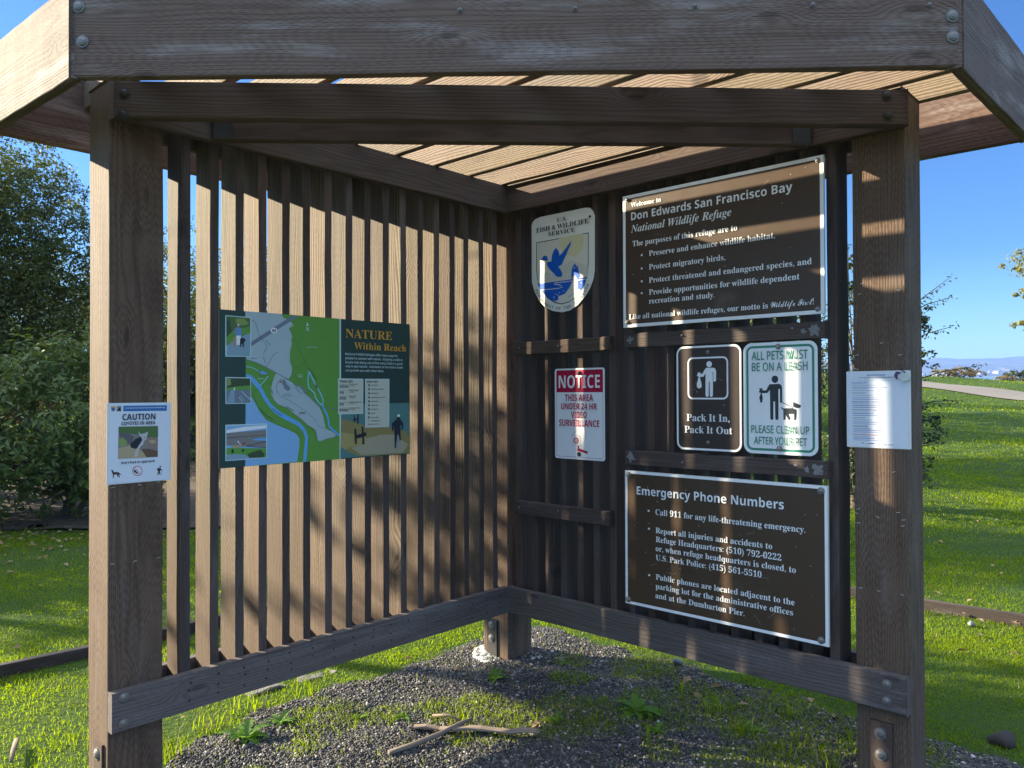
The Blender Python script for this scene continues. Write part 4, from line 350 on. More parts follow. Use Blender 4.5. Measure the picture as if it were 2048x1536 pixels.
TUFTS=[(.52,.44,.20),(.33,.62,.20),(.18,.72,.20),(.05,.95,.17),(-.28,1.0,.17),(-.4,1.35,.24),(-.25,1.55,.16),(-.42,.55,.16),(-.1,.35,.10),(.62,.2,.11),(1.0,-.12,.17),(.85,.02,.10),(.2,1.3,.10),(.0,1.55,.14),(.3,1.15,.09),(-.3,.2,.10),(1.25,.05,.07),(.1,1.75,.10),(-.2,1.2,.22),(-.12,.75,.12),(.45,.25,.10),(.75,.45,.07),(-.35,1.75,.2),(.12,1.45,.12),(1.5,.1,.06)]
def grass_here(x,y):
    """grass density 0..1"""
    g=np.clip(-gravel_edge(x,y)/.08+.3,0,1)
    for a,b,r in TUFTS:
        q=np.hypot(x-a,y-b)/(r*1.3)+.35*vnoise(x*6,y*6,9); g=np.maximum(g,np.clip((1-q)*2.4,0,1)*.9)
    return g
def bed():
    s=.03; xs=np.arange(-1.0,4.2,s); ys=np.arange(-1.0,4.2,s); X,Y=np.meshgrid(xs,ys,indexing='ij')
    H=.010+.012*vnoise(X*2,Y*2,5)+.004*vnoise(X*14,Y*14,6)-np.clip(.10-gravel_edge(X,Y),0,.2)*.14
    Hb=np.exp(-((X+.03)**2+(Y+.03)**2)/.06)*.012; H=H+Hb
    keep=gravel_edge(X,Y)>0; n,mm=X.shape; i=np.arange(n-1)[:,None]*mm+np.arange(mm-1)[None]
    f=np.stack([i,i+mm,i+mm+1,i+1],-1)[keep[:-1,:-1]]
    return struct(rawmesh('gravel_bed_ground',np.stack([X,Y,H],-1).reshape(-1,3),f.reshape(-1,4),['gravel_dark'],smooth=True))
def bedh(X,Y): return .010+.012*vnoise(X*2,Y*2,5)-np.clip(.10-gravel_edge(X,Y),0,.2)*.14+np.exp(-((X+.03)**2+(Y+.03)**2)/.06)*.012
bed()

# ================================================================ KIOSK
LP,LQ=1.972,1.945; TT=.035; PW=.187
K=empty('notice_shelter',(0,0,0)); tag(K,'brown timber notice shelter of slatted walls, three posts and an open slat roof','shelter')
def bolt(c,ax,r=.013,par=None,mat='galvanised',name='bolt'):
    b=MB(); b.lathe(c,ax,[(0,r*1.25),(.003,r*1.25),(.0032,r*.95),(.007,r*.8),(.0095,r*.4)],mat,14); return b.build(name,par,smooth=False)
def post(x,y,z0=-.05,z1=2.54):
    b=MB(); b.board((x,y,z0),(0,0,z1-z0),(PW,0,0),(0,PW,0),'stained_post',seg=10,wob=.0012,tone=.95); return b.build('post',K,bevel=.005)
PL=post(LP-PW,-TT-PW); PR=post(-TT-PW,LQ-PW); PB=post(-TT-PW,-TT-PW)
SLP=[.06,.159,.267,.362,.466,.569,.672,.775,.877,.978,1.084,1.19,1.287,1.391,1.489,1.592,1.703]
# rails (inner and outer boards, slats held between)
def rail(z0,z1,mat,name):
    out=[]
    b=MB(); b.board((LP,0,z0),(-LP,0,0),(0,0,z1-z0),(0,-TT,0),mat,seg=8,wob=.001)
    if z0<1:
        for x in SLP:
            for z in (.325,.358,.392): b.lathe((x+rng.uniform(-.006,.006),-.0015,z+rng.uniform(-.006,.006)),(0,1,0),[(0,.0045),(.0024,.0045)],'nail_hole',8)
    out.append(b.build(name,K,bevel=.004))
    b=MB(); b.board((0,.0,z0),(0,LQ,0),(0,0,z1-z0),(-TT,0,0),mat,seg=8,wob=.001); out.append(b.build(name,K,bevel=.004))
    zo=z0+.046 if z0<1 else z0
    b=MB(); b.board((LP-PW-.002,-.158,zo),(-(LP-PW+.03),0,0),(0,0,z1-zo),(0,-.038,0),mat,seg=6,wob=.001); b.build('outer_'+name,K,bevel=.003)
    b=MB(); b.board((-.158,.0-.03,zo),(0,LQ-PW+.028,0),(0,0,z1-zo),(-.038,0,0),mat,seg=6,wob=.001); b.build('outer_'+name,K,bevel=.003)
    return out
RL,RR=rail(.288,.423,'rail_board','bottom_rail'); TL,TR=rail(2.397,2.54,'dark_beam','top_beam')
for c in ((1.933,.0,.403),(1.934,.0,.315)): bolt(c,(0,1,0),.013,RL)
for c in ((.0,1.878,.386),(.0,1.877,.325)): bolt(c,(1,0,0),.013,RR)
SLQ=[.045,.152,.248,.347,.455,.552,.652,.755,.861,.965,1.064,1.168,1.269,1.373,1.475,1.573,1.68]
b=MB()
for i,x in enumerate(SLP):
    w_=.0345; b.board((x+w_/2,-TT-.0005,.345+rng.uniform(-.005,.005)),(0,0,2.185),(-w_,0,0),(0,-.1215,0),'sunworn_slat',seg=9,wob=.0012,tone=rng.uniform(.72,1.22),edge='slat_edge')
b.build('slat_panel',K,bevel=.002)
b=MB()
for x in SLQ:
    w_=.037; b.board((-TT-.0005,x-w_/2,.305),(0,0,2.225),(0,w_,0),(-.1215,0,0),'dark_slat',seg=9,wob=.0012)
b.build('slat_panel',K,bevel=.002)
# battens behind the small signs
for q0,q1,z0,z1 in ((.05,.660,1.643,1.708),(.747,1.668,1.650,1.715),(.746,1.676,1.112,1.178),(.045,.657,.815,.882)):
    b=MB(); b.board((0,q0,z0),(0,q1-q0,0),(0,0,z1-z0),(-TT+.0005,0,0),'dark_beam',seg=6,wob=.0015); o=b.build('batten',K,bevel=.003)
    for qq in (q0+.035,q0+.3,q1-.03): bolt((.0,qq,(z0+z1)/2+rng.uniform(-.01,.01)),(1,0,0),.004,o,name='screw')
    if q1>1:
        flat('pale_splotch',(.30,.29,.285),.9,var=.7,vs=120) if 'pale_splotch' not in MATS else None
        for cq,cz,rr_ in ((q1-.04,z0+.03,.026),(q0+.03,z0+.035,.022),(q1-.085,z0+.03,.012),(q1-.13,z0+.045,.006)):
            if cq<q0+.1 and z0>1.4: rr_*=.8
            b=MB(); pp=[]
            for i in range(18): a=i/18*6.283; r_=rr_*(.55+.45*abs(math.sin(a*2.3+cq*9))+rng.uniform(-.3,.3)); pp.append((cq+math.cos(a)*r_,min(max(cz+math.sin(a)*r_,z0+.003),z1-.003)))
            tri=tessellate_polygon([[Vector((x_,y_,0)) for x_,y_ in pp]]); b.add([(.0012,x_,y_) for x_,y_ in pp],[list(q) for q in tri],'pale_splotch'); b.build('paint_splotch',o)
# front beam and second cross beam (run at 45 degrees between the walls)
u=Vector((-1,1,0)).normalized(); nn=Vector((1,1,0)).normalized()
def cross(k,thk,z0,z1,ext,mat,name):
    A=Vector((k/2,k/2,0)); h=ext
    b=MB(); b.board(A-u*h+Z*z0,u*2*h,Z*(z1-z0),-nn*thk,mat,seg=8,wob=.001); return b.build(name,K,bevel=.004)
FB=cross(1.962,.045,2.397,2.524,1.392,'dark_beam','front_beam')
for c in ((1.941,.019,2.48),(1.944,.016,2.406),(.049,1.911,2.502),(.047,1.913,2.43)):
    d=(1.9625-c[0]-c[1])/2; bolt((c[0]+d,c[1]+d,c[2]),nn,.015,FB,'dark_iron')
SB=cross(1.636,.04,2.397,2.537,1.13,'dark_beam','cross_beam')
for s in (-1,1):
    c=Vector((.818,.818,0))+u*s*1.10+nn*.004
    b=MB(); b.board(c-u*.035+Z*2.40,u*.07,Z*.12,-nn*.003,'dark_iron'); b.build('joist_hanger',SB)
# roof edge boards (square roof with its front corner cut off)
ZF0,ZF1,FT=2.385,2.671,.036
A_,B_=Vector((2.199,.288,0)),Vector((.458,2.243,0)); C1,C2,C3=Vector((2.244,-.468,0)),Vector((-.468,-.468,0)),Vector((-.468,2.266,0))
def fascia(a,b2,inn,e0=0,e1=0,tn=None):
    d=(b2-a).normalized(); n=Vector(inn).normalized()
    bb=MB(); bb.board(a-d*e0+Z*ZF0,(b2-a)+d*(e0+e1),Z*(ZF1-ZF0),n*FT,'weathered_fascia',seg=10,wob=.0012,tone=tn or rng.uniform(.9,1.05)); return bb.build('roof_edge_board',K,bevel=.004)
FF=fascia(A_,B_,(-1.955,-1.741,0),.0,.0)
for c in ((2.18,.309,2.593),(2.172,.318,2.489),(.478,2.22,2.531),(.478,2.221,2.47)):
    bolt(Vector(c)+Vector((1.955,1.741,0)).normalized()*.001,(1.955,1.741,0),.015,FF)
for c in ((1.428,1.154,2.567),(1.203,1.406,2.567),(.971,1.667,2.569),(.745,1.921,2.568),(.522,2.171,2.563)):
    bolt(Vector(c)+Vector((1.955,1.741,0)).normalized()*.001,(1.955,1.741,0),.006,FF,name='screw')
i_=Vector((-1,.0,0)); fascia(A_+Vector((-.004,.012,0)),C1,(-1,-.08,0),0,.0,.68); fascia(B_+Vector((.012,-.004,0)),C3,(-.0,-1,0),0,0)
fascia(C1+Vector((-.003,0,0)),C2,(0,1,0)); fascia(C2+Vector((0,FT+.001,0)),C3-Vector((0,FT+.001,0)),(1,0,0))
# open roof of boards on edge
b=MB()
for k in range(-1,10):
    x=-.003+.236*k
    if x>2.13: break
    qm=(2.243-(x-.458)*(1.955/1.741)-.075) if x>.458-.03 else 2.20
    b.board((x,-.428,2.543),(0,qm+.428,0),(.036,0,0),(0,0,.135),'roof_slat',seg=10,wob=.0015)
b.build('roof_slats',K,bevel=.003)
# post straps and footing
def strap(x,y,dy,axis,z0,z1,par,bolts,mat='rusty_plate'):
    b=MB()
    if axis=='x': b.board((x,y,z0),(0,0,z1-z0),(0,dy,0),(.008,0,0),mat)
    o=b.build('post_strap',par,bevel=.0015)
    for (yy,zz) in bolts: bolt((x+.008,yy,zz),(1,0,0),.017,o)
strap(-TT,1.810,.076,'x',-.05,.234,PR,((1.845,.19),(1.846,.113)))
strap(LP,-.145,.076,'x',-.05,.232,PL,((-.112,.19),(-.112,.11)))
strap(-TT,-.188,.076,'x',-.03,.219,PB,((-.152,.188),(-.152,.117)),'dark_iron')
m,t,p=newmat('footing_concrete'); tc=node(t,'ShaderNodeTexCoord').outputs['Object']
n1=noise(t,tc,28,5,.7); n2=noise(t,tc,90,3)
t.links.new(mix(t,ramp(t,n1,.45,.6),(.50,.50,.48,1),(.06,.06,.06,1)),p.inputs['Base Color']); p.inputs['Roughness'].default_value=.9; bump(t,mth(t,'ADD',n1,n2),.6,.01,p)
def footing():
    n=40; v=[];f=[]
    pr=[(-.1,1.0),(.005,1.0),(.022,.98),(.034,.93),(.040,.86),(.041,.0)]
    for h,r in pr:
        for i in range(n):
            a=2*math.pi*i/n; k=.20*(1+.05*math.sin(a*3+1)+.03*math.sin(a*7)); sd=max(math.cos(a-math.atan2(-.733,.68)),0)*.9+max(math.cos(a-math.atan2(.9,-.2)),0)*.45; hh=(h+.006*math.sin(a*5)*(r>.5))*(.1+sd)-.004
            v.append((-.1285+math.cos(a)*k*r,-.1285+math.sin(a)*k*r,hh))
    for j in range(len(pr)-1):
        for i in range(n): f.append((j*n+i,j*n+(i+1)%n,(j+1)*n+(i+1)%n,(j+1)*n+i))
    rawmesh('post_footing',v,f,['footing_concrete'],K,smooth=True)
footing()
# staples left behind on the posts
for par,ax,pts in ((PR,0,((1.79,1.849),(1.783,1.811),(1.918,1.813),(1.859,1.623),(1.772,1.582),(1.922,1.577),(1.771,1.529),(1.897,1.151),(1.771,1.004),(1.765,.988),(1.772,.952),(1.84,.981),(1.911,1.005),(1.929,.98),(1.926,.958),(1.779,.71),(1.841,.709),(1.923,.709))),(PL,1,((1.959,.859),(1.884,.857),(1.801,.856),(1.958,1.122),(1.868,1.123),(1.803,1.128)))):
    for a_,z in pts:
        b=MB(); an=rng.uniform(-.002,.002)
        if ax==0: b.tube([(-TT-.003,a_-.006,z-an),(-TT+.0014,a_-.0055,z-an),(-TT+.0014,a_+.0055,z+an),(-TT-.003,a_+.006,z+an)],.0008,'staple_wire',5)
        else: b.tube([(a_-.006,-TT-.003,z-an),(a_-.0055,-TT+.0014,z-an),(a_+.0055,-TT+.0014,z+an),(a_+.006,-TT-.003,z+an)],.0008,'staple_wire',5)
        b.build('staple',par)

# ================================================================ SIGNS
def srgb(r,g,b): return tuple(((c/255+.055)/1.055)**2.4 if c>10 else c/255/12.92 for c in (r,g,b))
for n,c,r in (('wh',(246,246,244),.45),('gr',(60,140,115),.45),('ch',(52,58,62),.45),('rd',(186,20,66),.45),('bk',(28,26,24),.45),('pale',(236,237,226),.4),('sand',(226,222,206),.4),('sand2',(212,210,198),.4),('sun',(220,214,170),.4),('bl',(16,98,200),.4),
 ('mapgreen',(104,160,66),.5),('paleline',(205,228,226),.5),('mapgrey',(178,196,198),.5),('hwy',(122,134,146),.5),('bay',(140,188,228),.5),('slough',(110,180,236),.5),('slough2',(140,208,220),.5),('trail',(140,92,84),.5),('thin',(72,78,74),.5),('red',(200,50,56),.5),('ink',(40,44,52),.5),('fol',(88,118,66),.5),('fol2',(66,84,58),.5),('fol3',(140,160,88),.5),('path',(140,170,182),.5),('shirt',(112,150,196),.5),('skin',(196,150,130),.5),('dog2',(176,150,126),.5),('mud',(140,134,130),.5),('mud2',(104,100,100),.5),('tan',(186,166,130),.5),('gold',(214,164,66),.5),('teal',(88,134,128),.5),('hill',(150,138,84),.5),('hill2',(176,160,100),.5),('pathtan',(176,166,138),.5),('navy',(42,48,62),.5),('grey',(150,154,160),.5),('beige',(206,208,188),.5),
 ('scuff',(176,170,160),.6),('sheet',(226,232,240),.35),('hdr',(54,116,178),.35),('bl2',(70,96,170),.35),('furg',(196,192,190),.4),('brn',(150,126,110),.4),('brn2',(110,84,64),.4),('brn3',(84,62,52),.4),('redp',(200,84,80),.4),('greyt',(130,140,160),.4),('teal2',(80,150,150),.4),('purp',(120,80,150),.4),('darkgreen',(46,72,66),.42),('parkbrown',(76,59,44),.4),('packbrown',(62,50,45),.4)):
    flat('ink_'+n,srgb(*c),r,spec=.35,var=.10,vs=14,dirt=.22 if 'brown' in n else .10)
m=MATS['ink_parkbrown'].node_tree
flat('sheet_plastic',(.72,.74,.74),.15,spec=.6)
flat('sign_aluminium',(.55,.56,.56),.4,.6,var=.3)
def mathfont(s,kind):
    base={'ser':(0x1D400,0x1D41A,0x1D7CE),'ital':(0x1D468,0x1D482,0x1D7CE),'san':(0x1D5D4,0x1D5EE,0x1D7EC),'cond':(0x1D5D4,0x1D5EE,0x1D7EC),'hw':(0x1D5A0,0x1D5BA,0x1D7E2),'scr':(0x1D4D0,0x1D4EA,0x1D7CE)}[kind]
    o=''
    for ch in s:
        if 'A'<=ch<='Z': o+=chr(base[0]+ord(ch)-65)
        elif 'a'<=ch<='z': o+=chr(base[1]+ord(ch)-97)
        elif '0'<=ch<='9': o+=chr(base[2]+ord(ch)-48)
        else: o+=ch
    return o
_tc={}
def textmesh(s,kind,bold=0.):
    if (s,kind) in _tc: return _tc[(s,kind)]
    c=bpy.data.curves.new('t','FONT'); c.body=mathfont(s,kind); c.resolution_u=3 if len(s)<20 else 2; c.fill_mode='FRONT'; c.offset=bold
    o=bpy.data.objects.new('t',c); COL.objects.link(o)
    me=bpy.data.meshes.new_from_object(o.evaluated_get(bpy.context.evaluated_depsgraph_get()))
    v=np.empty(len(me.vertices)*3,'f'); me.vertices.foreach_get('co',v); v=v.reshape(-1,3)
    f=[list(q.vertices) for q in me.polygons]
    bpy.data.objects.remove(o); bpy.data.curves.remove(c); bpy.data.meshes.remove(me); _tc[(s,kind)]=(v,f); return v,f
CAPH={}
def put_text(mb,s,kind,x0,y,x1,cap,mat,yy,k=1.):
    v,f=textmesh(s,kind,.012 if kind=='hw' else (.008 if kind=='scr' else 0.))
    if kind not in CAPH: CAPH[kind]=textmesh('E',kind)[0][:,1].max()
    mn,mx=v[:,0].min(),v[:,0].max(); sx=(x1-x0)/(mx-mn); sy=cap/CAPH[kind]
    P=np.stack([(v[:,0]-mn)*sx+x0,np.full(len(v),yy),v[:,1]*sy+y],-1)
    P[:,0]*=k; P[:,2]*=k
    mb.add([tuple(q) for q in P],f,mat)
def rrect(x0,y0,x1,y1,r,n=6):
    o=[]
    for cx,cy,a0 in ((x1-r,y1-r,0),(x0+r,y1-r,90),(x0+r,y0+r,180),(x1-r,y0+r,270)):
        for i in range(n+1):
            a=R(a0+90*i/n); o.append((cx+r*math.cos(a),cy+r*math.sin(a)))
    return o
def ring(mb,outer,inner,y,mat):
    n=len(outer); mb.add([(a,y,b) for a,b in outer]+[(a,y,b) for a,b in inner],[[i,i+n,(i+1)%n+n,(i+1)%n][::-1] for i in range(n)],mat)
def ribbon(mb,pts,w_,y,mat):
    n=len(pts); L=[];Rr=[]
    for i,(a,b) in enumerate(pts):
        p0=pts[max(i-1,0)]; p1=pts[min(i+1,n-1)]; dx,dy=p1[0]-p0[0],p1[1]-p0[1]; l=math.hypot(dx,dy) or 1
        L.append((a-dy/l*w_/2,y,b+dx/l*w_/2)); Rr.append((a+dy/l*w_/2,y,b-dx/l*w_/2))
    mb.add(L+Rr,[[i,i+n,i+n+1,i+1] for i in range(n-1)],mat)
STEP=.00022
def art(pr,key,k,kx=1.):
    """printed shapes and lettering in sign coordinates (metres)"""
    sc=.001*k; tx=pr; i=0
    d=ART[key]
    for mat,ly,pts in d['P']:
        pr.poly([(a*sc*kx,b*sc) for a,b in pts],-(ly*STEP+i*1.5e-6),'ink_'+mat); i+=1
    for mat,ly,w_,pts in d['L']:
        ribbon(pr,[(a*sc*kx,b*sc) for a,b in pts],w_*sc,-(ly*STEP+i*1.5e-6),'ink_'+mat); i+=1
    for s,kind,x0,y,x1,cap,mat in d['T']:
        put_text(tx,s,kind,x0*sc*kx,y*sc,x1*sc*kx,cap*sc,'ink_'+mat,-(13*STEP+i*1.5e-6)); i+=1
    for ch,x,y,an in d.get('A',[]):
        v,f=textmesh(ch,'ser'); c=math.cos(R(an)); s_=math.sin(R(an)); q=[]
        mid=(v[:,0].min()+v[:,0].max())/2
        for a,b,_ in v:
            a=(a-mid)*18; b=(b-.05)*20; q.append(((x+a*c-b*s_)*sc,-13*STEP,(y+a*s_+b*c)*sc))
        tx.add(q,f,'ink_bk')
    return pr
def panel(W,H,th,r,mat,edge,pts=None):
    o=pts or (rrect(0,0,W,H,r) if r>0 else [(W,H),(0,H),(0,0),(W,0)]); b=MB(); n=len(o)
    b.add([(a,0,c) for a,c in o],[list(range(n))[::-1]],mat)
    b.add([(a,0,c) for a,c in o]+[(a,th,c) for a,c in o],[[i,(i+1)%n,(i+1)%n+n,i+n] for i in range(n)]+[list(range(n,2*n))],edge)
    return b
RIGHT,LEFT=R(90),R(180)
def sign(name,label,cat,loc,rot,W,H,key,kx,th,r,mat,edge,extra=None,screws=(),sr=.007,group=None,smat='galvanised',wear=0):
    e=empty(name,loc,rot); tag(e,label,cat,group)
    pr=art(panel(W,H,th,r,mat,edge),key,1.,kx)
    if extra: extra(pr)
    if wear:
        q=np.random.default_rng(int(W*H*1e4)+len(key))
        for j in range(wear):
            a,c_,s_=q.uniform(.03,W-.03),q.uniform(.03,H-.03),q.uniform(.0008,.0026)
            pr.poly([(a+math.cos(t_)*s_*q.uniform(.5,1.6),c_+math.sin(t_)*s_*q.uniform(.5,1.4)) for t_ in np.linspace(0,5.4,6)],-(.0031+j*2e-6),'ink_scuff')
        for j in range(wear//5):
            a,c_,an,ln=q.uniform(.1,W-.1),q.uniform(.05,H-.05),q.uniform(-.9,.9),q.uniform(.01,.05)
            ribbon(pr,[(a,c_),(a+ln*.5*math.cos(an),c_+ln*.5*math.sin(an)+.001),(a+ln*math.cos(an),c_+ln*math.sin(an))],.0008,-(.0033+j*2e-6),'ink_scuff')
    pr.build('panel',e)
    for a,c in screws: bolt((a,-.0006,c),(0,-1,0),sr,e,smat,'bolt')
    return e
def border(a,w_,r,mat,W,H,y=-.0002):
    return lambda mb: ring(mb,rrect(a,a,W-a,H-a,r),rrect(a+w_,a+w_,W-a-w_,H-a-w_,max(r-w_,.001)),y,'ink_'+mat)
kx=.9216/.914
def backing(e,W,zs,y0,y1):
    for z in zs:
        b=MB(); b.board((.02,y0,z),(W-.04,0,0),(0,0,.05),(0,y1-y0,0),'dark_beam'); b.build('mounting_strip',e)
W,H=.9216,.6068
e=sign('welcome_sign','large glossy brown welcome sign with white lettering, topmost on the slat wall','sign',(.0186,.7512,1.7419),RIGHT,W,H,'welcome',kx,.011,0,'ink_parkbrown','ink_pale',border(.0005,.0145,.0005,'wh',W,H),[(.0252,.587),(.8995,.5885),(.895,.0184),(.0215,.0234)],.008,wear=22); backing(e,W,(.06,.5),.0112,.0532)
e=sign('emergency_sign','large glossy brown emergency phone number sign with white lettering, lowest on the slat wall','sign',(.0231,.7585,.4805),RIGHT,W,H,'emergency',kx,.011,0,'ink_parkbrown','ink_pale',border(.0005,.0125,.0005,'wh',W,H),[(.0225,.588),(.897,.587),(.893,.0205),(.017,.0196)],.011,wear=48); backing(e,W,(.06,.5),.0112,.0575)
W,H=.3048,.4478
def packx(mb):
    border(.0004,.0085,.034,'wh',W,H)(mb); ring(mb,rrect(.0547,.218,.2456,.3989,.024),rrect(.0617,.225,.2386,.3919,.018),-.0003,'ink_wh')
sign('litter_sign','dark brown rounded sign of a white figure carrying a bag above Pack It In lettering','sign',(.004,1.0201,1.1955),RIGHT,W,H,'pack',1.,.0022,.035,'ink_packbrown','sign_aluminium',packx,[(.153,.4187),(.1523,.0347)],wear=16)
sign('pet_leash_sign','white rounded sign with green border and a dark figure walking a dog','sign',(.004,1.3335,1.1954),RIGHT,W,H,'pets',1.,.0022,.035,'ink_wh','sign_aluminium',border(.0125,.0095,.026,'gr',W,H),[(.1498,.4296),(.1518,.0242)],.009)
W,H=.3095,.449
def notx(mb):
    mb.poly(rrect(.0108,.3304,.2987,.4405,.006),-.0001,'ink_rd'); border(.0105,.0016,.009,'rd',W,H,-.00015)(mb)
sign('video_notice_sign','red and white surveillance notice sign with a camera drawing','sign',(-.031,.2985,1.1155),RIGHT,W,H,'notice',W/.305,.0022,.014,'ink_wh','sign_aluminium',notx,[(.1545,.4245),(.1535,.0271)],.009,smat='dark_iron')
# shield
e=empty('wildlife_shield_sign',(-.0305,.14,1.70),RIGHT); tag(e,'pale shield shaped agency sign with a blue flying duck and a leaping fish','sign')
o=[(a*.001,b*.001) for a,b in ART['shield']['P'][0][2]]
ART['shield']['P'].pop(0)
art(panel(0,0,.004,0,'ink_pale','dark_iron',o),'shield',1.).build('panel',e)
for a,c in ((.398,.60),(.396,.225),(.006,.175),(.004,.545)): bolt((a-.012,-.0006,c),(0,-1,0),.005,e,'dark_iron')
# trail map
W,H=.9368,.6088
sign('trail_map_sign','wide green and blue trail map panel headed Nature Within Reach','sign',(1.5773,-.0297+.0,1.1595),LEFT,W,H,'map',1.,.0052,0,'ink_darkgreen','ink_tan',None,())
# laminated sheets on the posts
def sheet(name,label,loc,rot,W,H,key,wav):
    e=empty(name,loc,rot); tag(e,label,'notice')
    art(panel(W,H,.0009,.004,'sheet_plastic','sheet_plastic'),key,1.).build('laminated_sheet',e)
    for a,c in ((.03,H-.02),(W-.04,H-.018),(.03,.012),(W-.05,.015)):
        b=MB(); b.tube([(a-.006,.0015,c),(a-.0055,-.0042,c),(a+.0055,-.0042,c),(a+.006,.0015,c)],.0007,'staple_wire',5); b.build('staple',e)
    return e
sheet('coyote_notice','laminated coyote caution sheet with an animal photograph, stapled to the sunlit post',(1.9785,-.0325,1.1325),LEFT,.2195,.2815,'caution',1)
ev=sheet('event_notice','laminated white event list stapled to the post beside the brown signs',(-.0325,1.7325,1.2355),RIGHT,.2255,.285,'events',1)
# cloth tag hanging from a pin over the event list
t_=empty('ribbon_tag',(-.02,1.942,1.50),RIGHT); tag(t_,'pale round tag with a purple ribbon pinned over the event list corner','tag')
flat('tag_white',(.62,.66,.62),.6); flat('ribbon_purple',(.10,.05,.16),.6)
b=MB(); b.lathe((0,.0,0),(0,-1,0),[(0,.020),(.002,.0205),(.004,.019)],'tag_white',24); b.build('disc',t_)
b=MB(); b.tube([(-.012,-.002,.012),(-.026,-.004,.012),(-.030,-.004,.0),(-.026,-.004,-.012)],[.003,.006,.006,.002],'ribbon_purple',6); b.build('ribbon',t_)
b=MB(); b.tube([(-.018,0,.04),(-.004,-.006,.026),(.002,-.006,.012),(-.012,-.004,.02),(-.004,-.004,.034)],.0016,'dark_iron',5); b.build('cord',t_)

m,t,p=newmat('litter_soil'); tc=node(t,'ShaderNodeTexCoord').outputs['Object']
n1=noise(t,tc,9,5,.7); n2=noise(t,tc,45,4,.7)
c=mix(t,n2,(.03,.022,.015,1),(.10,.07,.045,1)); c=mix(t,ramp(t,n1,.52,.66),c,(.14,.10,.06,1))
t.links.new(c,p.inputs['Base Color']); p.inputs['Roughness'].default_value=.95; bump(t,n2,.8,.03,p)
def soil_edge(l,d): return np.minimum(-2.2-l,np.minimum(d-8.15-.25*vnoise(l*1.3,l*.4,8),16-d))
def soil():
    ls=np.arange(-16,-2,.2); ds=np.arange(7.4,16,.2); D,L=np.meshgrid(ds,ls,indexing='ij'); H=hterr(L,D)+.012+np.clip(soil_edge(L,D),0,.3)*.1
    P=np.stack([CAM.x+Rh.x*L+Fh.x*D,CAM.y+Rh.y*L+Fh.y*D,H],-1); n,mm=D.shape; i=np.arange(n-1)[:,None]*mm+np.arange(mm-1)[None]
    f=np.stack([i,i+mm,i+mm+1,i+1],-1)[soil_edge(L,D)[:-1,:-1]>0]
    struct(rawmesh('soil_ground',P.reshape(-1,3),f.reshape(-1,4),['litter_soil'],smooth=True))
soil()
# ================================================================ ROAD, BAY, HILLS
flat('path_asphalt',(.21,.18,.155),.9,var=.35,vs=3)
def strip(name,lr,fd,mat,lift,kind='structure',res=40):
    l=np.linspace(*lr,res); v=[];f=[]
    for a in l:
        d0,d1=fd(a)
        for tt in np.linspace(0,1,5):
            d=d0+(d1-d0)*tt; P=at(a,d,float(hterr(a,d))+lift); v.append(tuple(P))
    for i in range(res-1):
        for j in range(4): k=i*5+j; f.append((k,k+5,k+6,k+1))
    return struct(rawmesh(name,v,f,[mat],smooth=True),kind)
v=[];f=[]
for i,d in enumerate(np.linspace(20,46,40)):
    for tt in np.linspace(0,1,5):
        l=(17.3+(34-d)*.25)*(1-tt)+(20.3+(38-d)*.218)*tt; v.append(tuple(at(l,d,float(hterr(l,d))+.035)))
for i in range(39):
    for j in range(4): q=i*5+j; f.append((q,q+1,q+6,q+5))
struct(rawmesh('road',v,f,['path_asphalt'],smooth=True))
m,t,p=newmat('bay_water'); p.inputs['Base Color'].default_value=(.12,.17,.2,1); p.inputs['Roughness'].default_value=.25
tc=node(t,'ShaderNodeTexCoord').outputs['Object']; bump(t,noise(t,tc,.08,3),.3,1.,p)
def farz(d,e): return 1.444+d*e
v=[];f=[]
for i,d in enumerate((700,2600)):
    for l in (-1600,3200): v.append(tuple(at(l,d,farz(math.hypot(l*.55,d) if False else d*1.12,(.0125,.0165)[i]))))
struct(rawmesh('bay_water',v,[(0,1,3,2)],['bay_water']))
m,t,p=newmat('hill_cover'); tc=node(t,'ShaderNodeTexCoord').outputs['Object']
n1=noise(t,tc,.006,6,.6); n2=noise(t,tc,.03,4)
t.links.new(mix(t,ramp(t,n1,.4,.65),(.035,.05,.025,1),(.10,.10,.05,1)),p.inputs['Base Color']); p.inputs['Roughness'].default_value=1
v=[];f=[]; NL=160
for i,l in enumerate(np.linspace(-2600,4600,NL)):
    for j,t_ in enumerate(np.linspace(0,1,9)):
        d=2590+900*t_; rdg=.0375+.0012*math.sin(l*.0021+1)+.0007*math.sin(l*.011)+.0003*math.sin(l*.037)
        e_=.0160+(rdg-.0160)*(t_**.9)
        v.append(tuple(at(l,d,farz(math.hypot(l,d),e_)+ (rng.uniform(-1,1)*3 if 0<j else 0))))
for i in range(NL-1):
    for j in range(8): k=i*9+j; f.append((k,k+9,k+10,k+1))
struct(rawmesh('hills',v,f,['hill_cover'],smooth=True))
flat('house_wall',(.75,.74,.70),.8); flat('house_roof',(.28,.22,.2),.8)
def house():
    b=MB(); b.box((-11,-8,0),(11,8,7),'house_wall'); o=b.build('far_house'); b=MB()
    b.prism([(-12,-9,7),(-12,9,7),(-12,0,12)],None,(24,0,0),'house_roof'); b.build('roof',o); return o
h0=house(); hs=((1452,2600,.0178),(1500,2640,.0183),(1560,2700,.0188),(1490,2720,.0196),(1600,2660,.0184),(1640,2760,.0200),(1660,2700,.0192),(1690,2820,.0207),(1730,2740,.0195),(1400,2680,.0188),(1585,2860,.0214),(1675,2900,.0222))
